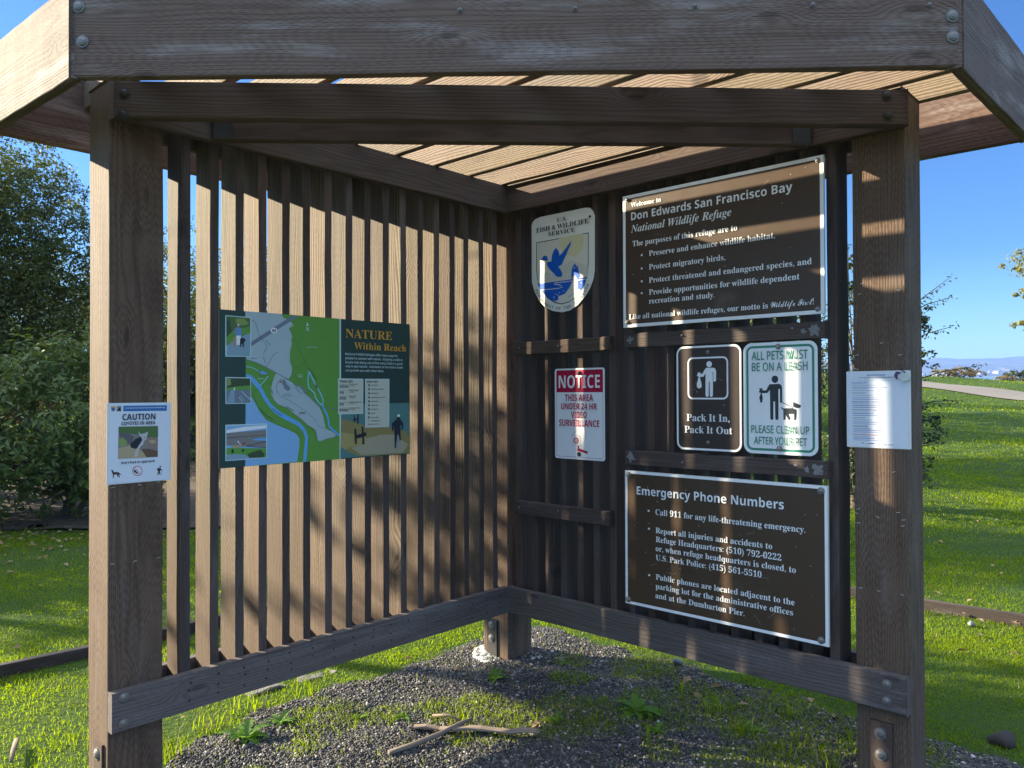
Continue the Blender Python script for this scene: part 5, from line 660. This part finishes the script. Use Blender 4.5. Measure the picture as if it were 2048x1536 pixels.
for i,(l,d,e_) in enumerate(hs):
    o=h0 if i==0 else h0.copy()
    if i: 
        COL.objects.link(o); c=h0.children[0].copy(); COL.objects.link(c); c.parent=o
    o.location=at(l*d/2600*.98,d,farz(math.hypot(l,d),e_)-1); o.rotation_euler=(0,0,i*.7)
    tag(o,'tiny white house in the far town at the foot of the hills','house','houses in the far town')

# ================================================================ FOLIAGE
leafmat('oak_leaf',(.045,.058,.017),(.12,.135,.04),.6,.28,spec=.15)
leafmat('toyon_leaf',(.05,.085,.024),(.15,.195,.045),.45,.3,spec=.3)
leafmat('shrub_leaf',(.02,.035,.013),(.05,.07,.022),.5,.2)
leafmat('olive_leaf',(.13,.13,.045),(.26,.24,.085),.5,.35)
leafmat('dry_leaf',(.14,.09,.05),(.25,.20,.09),.7,.2)
leafmat('grass_blade',(.115,.18,.004),(.25,.32,.006),.8,.6,(1.45,1.5,.3),.15)
leafmat('dry_grass',(.22,.18,.08),(.36,.30,.16),.7,.3)
leafmat('weed_leaf',(.08,.18,.02),(.16,.29,.04),.5,.5,spec=.3)
flat('berry_red',(.30,.02,.015),.4)
flat('bark',(.11,.085,.065),.9,var=.7,vs=25)
flat('fallen_leaf',(.30,.20,.10),.8,var=.6,vs=9)
def patchy(mname,c3,c4):
    m=MATS[mname]; t=m.node_tree; tc=node(t,'ShaderNodeTexCoord').outputs['Object']
    for nm,sock in (('ShaderNodeBsdfPrincipled','Base Color'),('ShaderNodeBsdfTranslucent','Color')):
        b=[q for q in t.nodes if q.bl_idname==nm][0]; src=b.inputs[sock].links[0].from_socket
        c=mix(t,mth(t,'MULTIPLY',ramp(t,noise(t,tc,1.6,5,.6),.5,.68),.6),src,(*c3,1)); c=mix(t,mth(t,'MULTIPLY',ramp(t,noise(t,vmul(t,tc,(3.3,3.3,3.3)),1,4,.6),.56,.7),.55),c,(*c4,1)); t.links.new(c,b.inputs[sock])
def leaves(C,N,size,asp=.42,fold=.25,up=.35,jit=.5):
    """folded two-triangle leaves at C, roughly facing N"""
    n=len(C); s=size*rng.uniform(.65,1.25,n)[:,None]
    d=N+rng.normal(0,jit,(n,3)); d[:,2]+=up*rng.uniform(-1,1.2,n); d/=np.linalg.norm(d,axis=1)[:,None]+1e-9
    r=rng.normal(0,1,(n,3)); a=np.cross(d,r); a/=np.linalg.norm(a,axis=1)[:,None]+1e-9; b=np.cross(d,a)
    # a = length direction, b = width, d = leaf normal
    v=np.stack([C-a*s*.5,C+b*s*asp*.5+d*s*fold*.25,C+a*s*.5-d*s*.08,C-b*s*asp*.5+d*s*fold*.25],1)
    i=np.arange(n)[:,None]*4
    return v.reshape(-1,3),np.concatenate([i+[[0,1,2]],i+[[0,2,3]]],1).reshape(-1,3)
def crown_points(blobs,n,clump,seed,shell=.55):
    """clumped points filling ellipsoid lobes; returns points and outward directions"""
    r=np.random.default_rng(seed); wt=np.array([b[3]*b[4]*b[5] for b in blobs])**.67; wt/=wt.sum()
    nc=max(8,n//clump); bi=r.choice(len(blobs),nc,p=wt); B=np.array(blobs)[bi]
    d=r.normal(0,1,(nc,3)); d/=np.linalg.norm(d,axis=1)[:,None]; rad=r.uniform(shell**3,1,nc)[:,None]**(1/3)*r.uniform(.82,1.12,nc)[:,None]
    cc=B[:,:3]+d*rad*B[:,3:6]
    cs=r.uniform(.10,.24,nc)*B[:,3:6].mean(1)
    k=r.integers(0,nc,n); off=r.normal(0,1,(n,3)); off/=np.linalg.norm(off,axis=1)[:,None]; off*=r.uniform(0,1,n)[:,None]**.5
    P=cc[k]+off*cs[k][:,None]*[1,1,.7]
    N=d[k]*.6+off*.5+[0,0,.35]
    return P,N,cc
def plant(name,loc,blobs,n,size,mat,label,cat,trunk=.12,clump=38,seed=1,group=None,asp=.42,shell=.55,height=None,crown='crown',limbs=9,jit=.5):
    e=empty(name,loc); tag(e,label,cat,group)
    P,N,cc=crown_points(blobs,n,clump,seed,shell)
    keep=P[:,2]>.03; P,N=P[keep],N[keep]
    v,f=leaves(P,N,size,asp,jit=jit); rawmesh(crown,v,f,[mat],e)
    r=np.random.default_rng(seed+50); b=MB(); top=max(q[2] for q in blobs); lo=min(q[2]-q[5]*.4 for q in blobs)
    base=Vector((r.uniform(-.1,.1),r.uniform(-.1,.1),-.1)); stems=1 if trunk>.09 else 3
    for s in range(stems):
        k0=Vector((r.uniform(-.12,.12)*s,r.uniform(-.12,.12)*s,-.1)); k1=k0+Vector((r.uniform(-.2,.2),r.uniform(-.2,.2),max(lo,.25)*.9)); k2=k1+Vector((r.uniform(-.3,.3),r.uniform(-.3,.3),(top-k1.z)*.32))
        b.tube([k0,(k0+k1)/2+Vector((.03,.02,0)),k1,k2],[trunk*1.25,trunk,trunk*.8,trunk*.35],'bark',8)
        sel=r.choice(len(cc),min(limbs,len(cc)),replace=False)
        for q in sel:
            c=Vector(cc[q]); st=k1.lerp(k2,r.uniform(0,.9)); md=st.lerp(c,.5)+Vector((r.uniform(-.1,.1),r.uniform(-.1,.1),r.uniform(0,.15)))
            b.tube([st,md,c],[trunk*.4,trunk*.22,trunk*.07],'bark',5)
    b.build('trunk',e,smooth=True)
    return e
def gz(l,d): return float(hterr(l,d))
def loc(l,d): return at(l,d,gz(l,d))
# view-aligned lobe helper: lobes given as (lateral, depth, z, rl, rd, rz) turned into world axes
def lobes(L):
    o=[]
    for l,d,z,a,b_,c in L:
        q=Rh*l+Fh*d; o.append((q.x,q.y,z,(a+b_)/2,(a+b_)/2,c))
    return o
patchy('grass_blade',(.075,.13,.005),(.17,.18,.015))
# big evergreen at the left
plant('evergreen_oak',loc(-8.9,11.2),lobes([(0,0,3.2,2.3,2.2,1.9),(1.3,-.3,2.3,1.7,1.5,1.5),(2.0,0,3.5,1.25,1.1,1.0),(1.9,0,2.4,1.3,1.2,1.1),(-1.6,.2,3.4,1.9,1.8,1.8),(1.2,0,4.45,1.5,1.3,.85),(.7,-.5,1.3,1.7,1.4,1.0)]),135000,.066,'oak_leaf','tall dark evergreen tree with small leaves beyond the lawn, left of the shelter','tree',.16,42,11,shell=.3,limbs=26)
plant('evergreen_oak',loc(-5.9,14.2),lobes([(0,0,2.3,1.9,1.8,2.0),(1.2,.5,2.6,1.5,1.5,1.4),(-1.3,.2,2.0,1.5,1.5,1.6)]),40000,.075,'oak_leaf','sunlit evergreen tree seen between the left post and the slats','tree',.13,42,12,limbs=16,shell=.3)
plant('evergreen_oak',loc(-2.6,15.6),lobes([(0,0,2.4,2.0,1.9,2.0),(1.4,.2,2.0,1.5,1.5,1.5)]),28000,.08,'oak_leaf','dense evergreen tree mostly hidden behind the sunlit slats','tree',.13,42,13,limbs=12)
plant('evergreen_oak',loc(1.2,17.0),lobes([(0,0,2.2,1.9,1.9,1.9),(-1.2,.2,1.8,1.4,1.4,1.4)]),14000,.08,'oak_leaf','evergreen tree hidden behind the back corner of the shelter','tree',.13,42,14,limbs=10)
plant('evergreen_oak',loc(-12.5,17.5),lobes([(0,0,2.6,2.6,2.4,2.4),(2.2,.2,2.2,2.0,1.8,2.1)]),22000,.10,'oak_leaf','broad evergreen tree behind the tall dark tree at the left','tree',.14,42,15,limbs=10,shell=.3)
plant('evergreen_oak',loc(-7.9,17.0),lobes([(0,0,2.2,2.2,2.0,2.2),(1.2,.2,1.6,1.8,1.5,1.5)]),20000,.10,'oak_leaf','low evergreen tree filling the gap beside the sunlit post','tree',.14,42,16,limbs=10,shell=.3)
# toyon
e=plant('berry_bush',loc(-5.15,8.9),lobes([(0,0,1.15,1.25,1.0,1.0),(-1.3,.2,1.1,1.1,1.0,.95),(.75,-.1,.85,.75,.8,.75),(-.4,-.35,.55,1.2,.7,.5),(.2,.1,1.75,.7,.7,.45)]),17000,.098,'toyon_leaf','green bush with long leaves and dark red berries beside the sunlit post','bush',.045,22,21,asp=.34,shell=.6,limbs=16,jit=.35)
r_=np.random.default_rng(5); bv=[];bf=[]
P,N,cc=crown_points(lobes([(0,-.15,1.35,1.1,1.0,.75),(.7,-.2,1.1,.65,.7,.5)]),170,12,77,.85)
th=np.linspace(0,2*np.pi,6,endpoint=False)
for q in P:
    k=len(bv); r0=.009
    bv+=[tuple(q+[0,0,r0]),tuple(q-[0,0,r0])]+[tuple(q+[r0*math.cos(a),r0*math.sin(a),0]) for a in th]
    for i in range(6): bf+= [(k,k+2+i,k+2+(i+1)%6),(k+1,k+2+(i+1)%6,k+2+i)]
struct(rawmesh('berries',bv,bf,['berry_red'],e,smooth=True),'stuff')
# shrub behind the right post
plant('coast_shrub',loc(4.25,9.3),lobes([(0,0,1.9,.62,.7,.85),(-.15,0,2.75,.35,.4,.5),(.45,0,2.0,.38,.4,.55),(.2,0,.9,.62,.7,.5),(.0,0,.45,.75,.8,.42),(.62,0,1.15,.25,.3,.12)]),8200,.052,'shrub_leaf','dark loose shrub with thin twigs just behind the shaded post','shrub',.05,24,31,shell=.35,limbs=30,asp=.5)
def twigs():
    e=[o for o in S.objects if o.name.startswith('coast_shrub')][0]
    r=np.random.default_rng(3)
    for (l0,z0,l1,z1) in ((.35,2.2,.92,2.75),(.45,2.3,1.10,2.55),(.45,1.95,1.0,2.18),(.45,1.5,1.36,1.72),(.5,1.2,1.05,1.3),(.35,.75,.9,.9),(.3,2.6,.62,3.0)):
        b=MB(); C=[];N=[]; a=Rh*l0; c=Rh*l1+Fh*r.uniform(-.2,.2); a.z,c.z=z0,z1; md=a.lerp(c,.5)+Z*.04
        b.tube([a,md,c],[.009,.006,.003],'bark',5)
        for tt in np.linspace(.1,1,11):
            for _ in range(5):
                q=a.lerp(c,tt)+Vector(r.normal(0,.03,3)); C.append(q); N.append((r.normal(),r.normal(),1))
        o=b.build('twig',e); v,f=leaves(np.array([tuple(q) for q in C]),np.array(N),.045,.5); rawmesh('leaves',v,f,['shrub_leaf'],o)
twigs()
# tree reaching in at the right edge
plant('olive_tree',loc(11.0,14.6),lobes([(0,0,3.4,1.15,1.2,.9),(-.85,0,3.55,.8,.8,.38),(-.95,0,3.0,.55,.6,.18),(-1.05,-.1,2.35,.55,.6,.14),(.5,0,2.6,1.2,1.2,.8)]),13000,.075,'olive_leaf','yellow green tree with branches reaching in at the right edge of the view','tree',.12,30,41,limbs=16)
plant('distant_tree',at(40.3,61,.2),lobes([(0,0,1.9,2.0,1.8,1.3),(-1.8,0,1.3,1.3,1.2,.8),(1.5,0,2.2,1.6,1.5,1.2)]),6000,.22,'shrub_leaf','dark rounded tree beyond the road near the bay','tree',.2,40,42)
plant('dry_bush',loc(23.6,40.8),lobes([(0,0,.30,.8,.8,.30),(-.8,0,.25,.6,.7,.24),(.8,.1,.2,.6,.6,.2)]),5200,.075,'dry_leaf','brown dry bush on the grass crest beyond the road','bush',.012,30,43)
plant('dry_bush',loc(26.2,41),lobes([(0,0,.12,.8,.7,.18)]),1600,.075,'dry_leaf','low brown bush lower down the grass crest, nearer the water','bush',.012,30,44)
# trees standing left of the view, whose shade falls on the lawn and the slats
plant('shade_tree',at(-7.75,6.5,0),lobes([(0,0,3.95,.62,.6,.62),(.1,.75,3.75,.5,.5,.45),(-.2,.2,3.3,.55,.5,.4),(.2,1.3,3.5,.35,.35,.3),(-.45,-.5,3.68,.2,.2,.16),(-.78,-.85,3.42,.18,.18,.13),(-.6,-.6,3.28,.15,.15,.1),(-.25,-.3,3.42,.22,.22,.15),(-1.0,-1.05,3.3,.14,.14,.1)]),7600,.075,'oak_leaf','slim young evergreen tree standing left of the shelter','tree',.05,34,51,limbs=14,shell=.3)

for i,(p_,s_) in enumerate(((5.05,0),(4.15,1),(3.2,2),(5.8,3),(2.2,4))):
    plant('shade_bush',(p_,-9.5,0),lobes([(0,0,1.65,.72,.72,(1.55,1.62,1.5,1.2,1.5)[i]),(.45,.1,1.6,.5,.5,1.2)]),13000,.08,'oak_leaf',('rounded evergreen bush farthest out on the left beyond the lawn','rounded evergreen bush in the middle of the hedge left of the lawn','rounded evergreen bush of the hedge nearest the berry bush','lower evergreen bush at the outer end of the hedge left of the lawn','evergreen bush of the hedge right behind the berry bush')[i],'bush',.05,34,61+i,shell=.3,limbs=8)
for i,(l_,d_,q_) in enumerate(((6.2,19.5,4.3),(6.6,24.,4.6),(7.4,29.,4.4),(1.0,23.,4.8),(3.6,13.6,3.5))):
    plant('evergreen_oak',loc(l_,d_),lobes([(0,0,q_-2.2,1.9,1.9,2.1),(.3,.6,q_-2.6,1.6,1.6,1.7)]),16000,.095,'oak_leaf',('evergreen tree on the slope hidden behind the brown signs','evergreen tree farther up the slope behind the brown signs','evergreen tree near the road hidden behind the brown signs','evergreen tree up the slope behind the back corner','young evergreen tree close behind the brown signs')[i],'tree',.14,42,71+i,shell=.3,limbs=8)

# ================================================================ SMALL THINGS ON THE GROUND
b=MB(); b.board((-2.62,-1.80,-.04),(7.2,0,0),(0,-.04,0),(0,0,.105),'edging_board',seg=16,wob=.004); o=b.build('lawn_edging_board',bevel=.004); tag(o,'long weathered edging board in the grass behind the sunlit slats','edging board','boards edging the lawn bed')
b=MB(); b.board((-2.62,-1.76,-.04),(0,8.6,0),(-.04,0,0),(0,0,.115),'edging_board',seg=16,wob=.004); o=b.build('lawn_edging_board',bevel=.004); tag(o,'dark edging board in the grass behind the brown signs','edging board','boards edging the lawn bed')
m,t,p=newmat('pale_concrete'); tc=node(t,'ShaderNodeTexCoord').outputs['Object']; n1=noise(t,tc,22,5,.7)
t.links.new(mix(t,n1,(.09,.085,.075,1),(.2,.19,.17,1)),p.inputs['Base Color']); p.inputs['Roughness'].default_value=.9; bump(t,n1,.6,.01,p)
b=MB(); b.board((1.12,-.70,-.02),(-.46,.03,0),(0,.07,0),(0,0,.024),'pale_concrete',seg=9,wob=.012); o=b.build('concrete_slab',bevel=.01); tag(o,'pale flat concrete slab lying in the grass under the bottom rail','slab')
b=MB(); b.board((.845,.235,.028),(-.315,.425,.004),(.028,.021,0),(0,0,.010),'dead_wood',seg=9,wob=.006,tone=1.1); o=b.build('bark_strip',bevel=.003); tag(o,'flat pale strip of dead bark lying on the dark gravel','bark')
b=MB(); b.tube([(1.06,.345,.022),(.95,.37,.026),(.83,.385,.034),(.72,.395,.046),(.66,.405,.05)],[.011,.012,.010,.009,.006],'dead_wood',8); o=b.build('fallen_stick',smooth=True); tag(o,'thin dead stick lying across the bark strip on the gravel','stick')
b=MB(); b.tube([(2.03,-.86,.03),(2.07,-.75,.035),(2.10,-.66,.03)],[.010,.010,.006],'dead_wood',7); o=b.build('fallen_stick',smooth=True); tag(o,'short dead stick in the sunlit grass at the lower left corner','stick')
b=MB(); b.tube([(.72,.22,.03),(.70,.30,.05),(.68,.36,.03)],[.006,.006,.004],'dead_wood',6); o=b.build('fallen_stick',smooth=True); tag(o,'tiny twig among grass blades near the bark strip','stick')
def rock(name,c,s,mat,label):
    r=np.random.default_rng(int(c[0]*100)%97+3); v=[];f=[]; n,mm=14,9
    for j in range(mm+1):
        for i in range(n):
            a=2*math.pi*i/n; ph=math.pi*j/mm; d=Vector((math.cos(a)*math.sin(ph),math.sin(a)*math.sin(ph),math.cos(ph)))
            k=1+.14*math.sin(d.x*4+c[0]*9)+.12*math.sin(d.y*5+d.z*3); v.append((d.x*s[0]*k,d.y*s[1]*k,d.z*s[2]*k))
    for j in range(mm):
        for i in range(n): f.append((j*n+i,j*n+n*0+(i+1)%n,(j+1)*n+(i+1)%n,(j+1)*n+i))
    o=rawmesh(name,v,[q[::-1] for q in f],[mat],smooth=True); o.location=c; tag(o,label,'rock'); return o
flat('rock_dark',(.035,.028,.023),.9,var=.5,vs=30); flat('rock_pale',(.22,.22,.22),.85,var=.5,vs=30)
rock('rock',(-.74,2.10,.008),(.075,.05,.026),'rock_dark','dark lump of stone in the grass right of the shaded post')
rock('rock',(-2.42,1.62,.018),(.024,.02,.015),'rock_pale','small pale stone in front of the right edging board')
rock('rock',(2.32,-2.9,.03),(.06,.05,.035),'rock_pale','pale grey stone on the lawn at the left edge of the view')
rock('rock',(-.60,.66,.03),(.022,.03,.015),'rock_pale','little pale stone in the shaded grass behind the gravel')
# weeds
def weed(x,y,n,ln,label,seed,jag=True,group=None):
    r=np.random.default_rng(seed); z=float(bedh(np.array(x),np.array(y))) if gravel_edge(np.array(x),np.array(y))>0 else 0.
    e=empty('weed_plant',(x,y,max(z,0)-.004)); tag(e,label,'weed')
    for i in range(n):
        a=2*math.pi*(i+r.uniform(-.3,.3))/n; L=ln*r.uniform(.6,1.1); b=MB(); K_=9; vs=[];fs=[]
        el=r.uniform(.25,.95)
        for k in range(K_+1):
            t_=k/K_; ww=L*.17*math.sin(math.pi*min(t_*.85+.12,1))**.8*(1+(.35*(-1)**k if jag else 0)); h=math.sin(el)*L*t_-L*.55*t_*t_*(1.15-el*.5); q=Vector((math.cos(a),math.sin(a),0))*L*math.cos(el*.6)*t_
            sd=Vector((-math.sin(a),math.cos(a),0)); 
            vs+=[q+sd*ww+Z*(h+ww*.3+.006),q+Z*(h+.004),q-sd*ww+Z*(h+ww*.3+.006)]
        for k in range(K_): s=k*3; fs+=[[s,s+1,s+4,s+3],[s+1,s+2,s+5,s+4]]
        b.add(vs,fs,'weed_leaf'); b.build('leaf',e,smooth=True)
    return e
for q in ((.059,.844,11,.135,'large dandelion weed with toothed leaves in the middle of the shaded gravel',1),
 (1.375,-.208,11,.115,'sunlit yellow green weed rosette on the gravel beside the sunlit post',2),
 (1.20,-.235,7,.10,'sunlit weed with broad leaves at the grass edge under the left rail',3),
 (.208,.10,8,.075,'shaded weed in front of the white concrete footing',4),
 (-.228,.197,5,.05,'small weed seedling on the gravel right of the footing',5),
 (.36,.62,7,.06,'low weed in the grass strip crossing the gravel',6),
 (.93,-.03,5,.05,'tiny weed on the sunlit gravel near the grass edge',7),
 (.80,.12,6,.06,'little weed beside the grass tuft above the bark strip',8),
 (.18,1.02,7,.06,'low weed right of the large dandelion weed',9),
 (-.1,1.3,7,.07,'weed tuft under the right rail near the shaded post',10)): weed(*q)
# pebbles
def pebbles():
    n=105000; r=np.random.default_rng(21); X=r.uniform(-.8,2.6,n*3); Y=r.uniform(-.75,2.6,n*3)
    l=(X-CAM.x)*Rh.x+(Y-CAM.y)*Rh.y; d=(X-CAM.x)*Fh.x+(Y-CAM.y)*Fh.y
    k=(gravel_edge(X,Y)>.0)&(d>1.9)&(np.abs(l)<d*.72+.2); k&=r.uniform(0,1,len(X))<np.clip((gravel_edge(X,Y)+.02)/.1,.1,1)
    X,Y=X[k],Y[k]; n=len(X); s=r.gamma(3.,.0009,n)+.0014
    ph=(1+5**.5)/2; ico=np.array([(-1,ph,0),(1,ph,0),(-1,-ph,0),(1,-ph,0),(0,-1,ph),(0,1,ph),(0,-1,-ph),(0,1,-ph),(ph,0,-1),(ph,0,1),(-ph,0,-1),(-ph,0,1)])/1.9
    fc=np.array([(0,11,5),(0,5,1),(0,1,7),(0,7,10),(0,10,11),(1,5,9),(5,11,4),(11,10,2),(10,7,6),(7,1,8),(3,9,4),(3,4,2),(3,2,6),(3,6,8),(3,8,9),(4,9,5),(2,4,11),(6,2,10),(8,6,7),(9,8,1)])
    V=ico[None]*r.uniform(.55,1.35,(n,12,1))*(s[:,None,None])*r.uniform(.6,1.3,(n,1,3))
    V[:,:,2]*=.8; V+=np.stack([X,Y,bedh(X,Y)+s*.25],-1)[:,None]
    o=rawmesh('gravel',V.reshape(-1,3),(np.arange(n)[:,None,None]*12+fc[None]).reshape(-1,3),['pebble'])
    return struct(o,'stuff')
m,t,p=newmat('pebble'); g=node(t,'ShaderNodeNewGeometry').outputs['Random Per Island']
cr=node(t,'ShaderNodeValToRGB'); t.links.new(g,cr.inputs[0]); cr.color_ramp.elements[0].color=(.022,.021,.023,1); cr.color_ramp.elements[1].color=(.50,.48,.45,1)
for ps,c in ((.5,(.045,.043,.042,1)),(.86,(.12,.105,.095,1)),(.965,(.26,.23,.20,1))):
    el=cr.color_ramp.elements.new(ps); el.color=c
t.links.new(cr.outputs[0],p.inputs['Base Color']); p.inputs['Roughness'].default_value=.7
pebbles()
# grass
def grass():
    r=np.random.default_rng(33); out=[]
    def blades(n,dmin,dmax,hh,ww,dens):
        # blades get sparser and broader with distance
        u_=r.uniform(0,1,n); d=dmin*(dmax/dmin)**u_; l=d*r.uniform(-.78,.78,n)
        x=CAM.x+Rh.x*l+Fh.x*d; y=CAM.y+Rh.y*l+Fh.y*d
        g=grass_here(x,y); k=r.uniform(0,1,n)<g*np.clip(.55+.6*vnoise(x*1.1,y*1.1,12),.12,1)
        # thin under the big bush
        k&=~((soil_edge(l,d)>-.05)&(r.uniform(0,1,n)<.93))
        road=(l>17.2+(34-d)*.25)&(l<20.4+(38-d)*.218)&(d>19); k&=~road
        x,y,d,l=x[k],y[k],d[k],l[k]; n=len(x)
        big=np.clip(vnoise(x*1.7,y*1.7,4),-.6,.9)
        h=hh*(r.uniform(.45,1.25,n))*(1+.45*big)*np.clip(d/4,1,1.9)**.55; w_=ww*np.clip(d/3.2,.8,9)*r.uniform(.7,1.3,n)
        a=r.uniform(0,6.283,n); lean=r.normal(0,.45,(n,2))*h[:,None]; z=hterr(l,d)
        inb=(gravel_edge(x,y)>0); z=np.where(inb,bedh(x,y),z)-.004
        dx,dy=np.cos(a)*w_/2,np.sin(a)*w_/2
        B=np.stack([x,y,z],-1); s=np.stack([dx,dy,0*dx],-1); m1=B+np.stack([lean[:,0]*.35,lean[:,1]*.35,h*.55],-1); tp=B+np.stack([lean[:,0],lean[:,1],h*(1-.25*np.hypot(lean[:,0],lean[:,1])/h)],-1)
        V=np.stack([B-s,B+s,m1+s*.75,m1-s*.75,tp],1)
        return V
    V=np.concatenate([blades(420000,2.2,7.5,.021,.0028,1),blades(190000,7.5,16,.024,.0034,1),blades(100000,16,44,.034,.0040,1)])
    Xb=r.uniform(-.75,1.9,330000); Yb=r.uniform(-.6,2.1,330000); ok=(gravel_edge(Xb,Yb)>-.02); Xb,Yb=Xb[ok],Yb[ok]
    gg=grass_here(Xb,Yb); ok=r.uniform(0,1,len(Xb))<gg*.15+.008; x,y=Xb[ok],Yb[ok]; m_=len(x)
    h=.026*r.uniform(.4,1.5,m_); a=r.uniform(0,6.283,m_); w_=.0026*r.uniform(.7,1.3,m_); ln=r.normal(0,.6,(m_,2))*h[:,None]
    B=np.stack([x,y,bedh(x,y)-.002],-1); s=np.stack([np.cos(a)*w_/2,np.sin(a)*w_/2,0*a],-1); m1=B+np.stack([ln[:,0]*.35,ln[:,1]*.35,h*.6],-1); tp=B+np.stack([ln[:,0],ln[:,1],h*.85],-1)
    V=np.concatenate([V,np.stack([B-s,B+s,m1+s*.8,m1-s*.8,tp],1)])
    n=len(V); i=np.arange(n)[:,None]*5
    F_=np.concatenate([i+[[0,1,2]],i+[[0,2,3]],i+[[3,2,4]]],1).reshape(-1,3)
    mi=np.repeat((r.uniform(0,1,n)<.035).astype(int),3)
    return struct(rawmesh('grass',V.reshape(-1,3),F_,['grass_blade','dry_grass'],mi=mi),'stuff')
grass()
# longer loose grass in the gravel and at the rails
def tall_tufts():
    r=np.random.default_rng(8); Vs=[]
    spots=[(.66,.30,26,.10),(-.18,1.08,40,.13),(-.05,1.28,30,.12),(.0,1.50,34,.11),(.26,1.05,22,.09),(-.35,1.35,34,.12),(-.3,.85,24,.09),(1.42,-.42,26,.14),(1.2,-.5,26,.16),(.9,-.45,24,.14),(.45,.55,22,.08),(.3,.75,26,.09),(-.45,.62,18,.09),(1.62,-.30,26,.12),(.15,.48,18,.07),(1.75,-.35,26,.10),(-.2,1.7,26,.12),(.02,1.7,26,.14)]
    for x,y,n,h in spots:
        for _ in range(n):
            a=r.uniform(0,6.283); q=np.array([x+r.normal(0,.035),y+r.normal(0,.035),.0]); L=h*r.uniform(.5,1.2); ln=r.uniform(.2,.9)*L; dr=np.array([math.cos(a),math.sin(a),0]); sd=np.array([-math.sin(a),math.cos(a),0])*.0019
            m_=q+dr*ln*.35+[0,0,L*.6]; tp=q+dr*ln+[0,0,L*.8]; Vs.append(np.stack([q-sd,q+sd,m_+sd*.8,m_-sd*.8,tp]))
    V=np.array(Vs); n=len(V); i=np.arange(n)[:,None]*5; F_=np.concatenate([i+[[0,1,2]],i+[[0,2,3]],i+[[3,2,4]]],1).reshape(-1,3)
    return struct(rawmesh('long_grass',V.reshape(-1,3),F_,['grass_blade','dry_grass'],mi=np.repeat((r.uniform(0,1,n)<.2).astype(int),3)),'stuff')
tall_tufts()
# fallen leaves
def litter():
    r=np.random.default_rng(14); n=900
    d=r.uniform(3.2,10.5,n); l=d*r.uniform(-.72,.72,n)
    c=r.uniform(0,1,n)<np.where((l<-3)&(d>7.2),1.,.2); d,l=d[c],l[c]
    ex=r.normal(0,1,(420,2))*[1.5,.8]+[-5.4,8.3]; l=np.concatenate([l,ex[:,0]]); d=np.concatenate([d,ex[:,1]])
    C=np.stack([CAM.x+Rh.x*l+Fh.x*d,CAM.y+Rh.y*l+Fh.y*d,hterr(l,d)+.022],-1); N=np.tile([0,0,1.],(len(C),1))
    # along the boards
    k=60; q=np.stack([np.full(k,-2.56)+r.normal(0,.05,k),r.uniform(.6,3.2,k),np.full(k,.03)],-1); C=np.concatenate([C,q]); N=np.concatenate([N,np.tile([0,0,1.],(k,1))])
    v,f=leaves(C,N,.06,.55,.5,.1,.25); return struct(rawmesh('fallen_leaves',v,f,['leaf_litter']),'stuff')
leafmat('leaf_litter',(.16,.09,.045),(.36,.26,.14),.8,.15)
litter()

# ================================================================ AIR
def haze():
    b=MB(); b.box((-5200,-5200,-40),(5200,5200,142),'air'); o=b.build('haze'); return struct(o,'stuff')
m=bpy.data.materials.new('air'); m.use_nodes=True; MATS['air']=m; t=m.node_tree; t.nodes.remove(t.nodes['Principled BSDF'])
pv=t.nodes.new('ShaderNodeVolumePrincipled'); pv.inputs['Color'].default_value=(.25,.45,1,1); pv.inputs['Density'].default_value=2.4e-4; pv.inputs['Anisotropy'].default_value=.2
t.links.new(pv.outputs[0],t.nodes['Material Output'].inputs['Volume'])
haze()
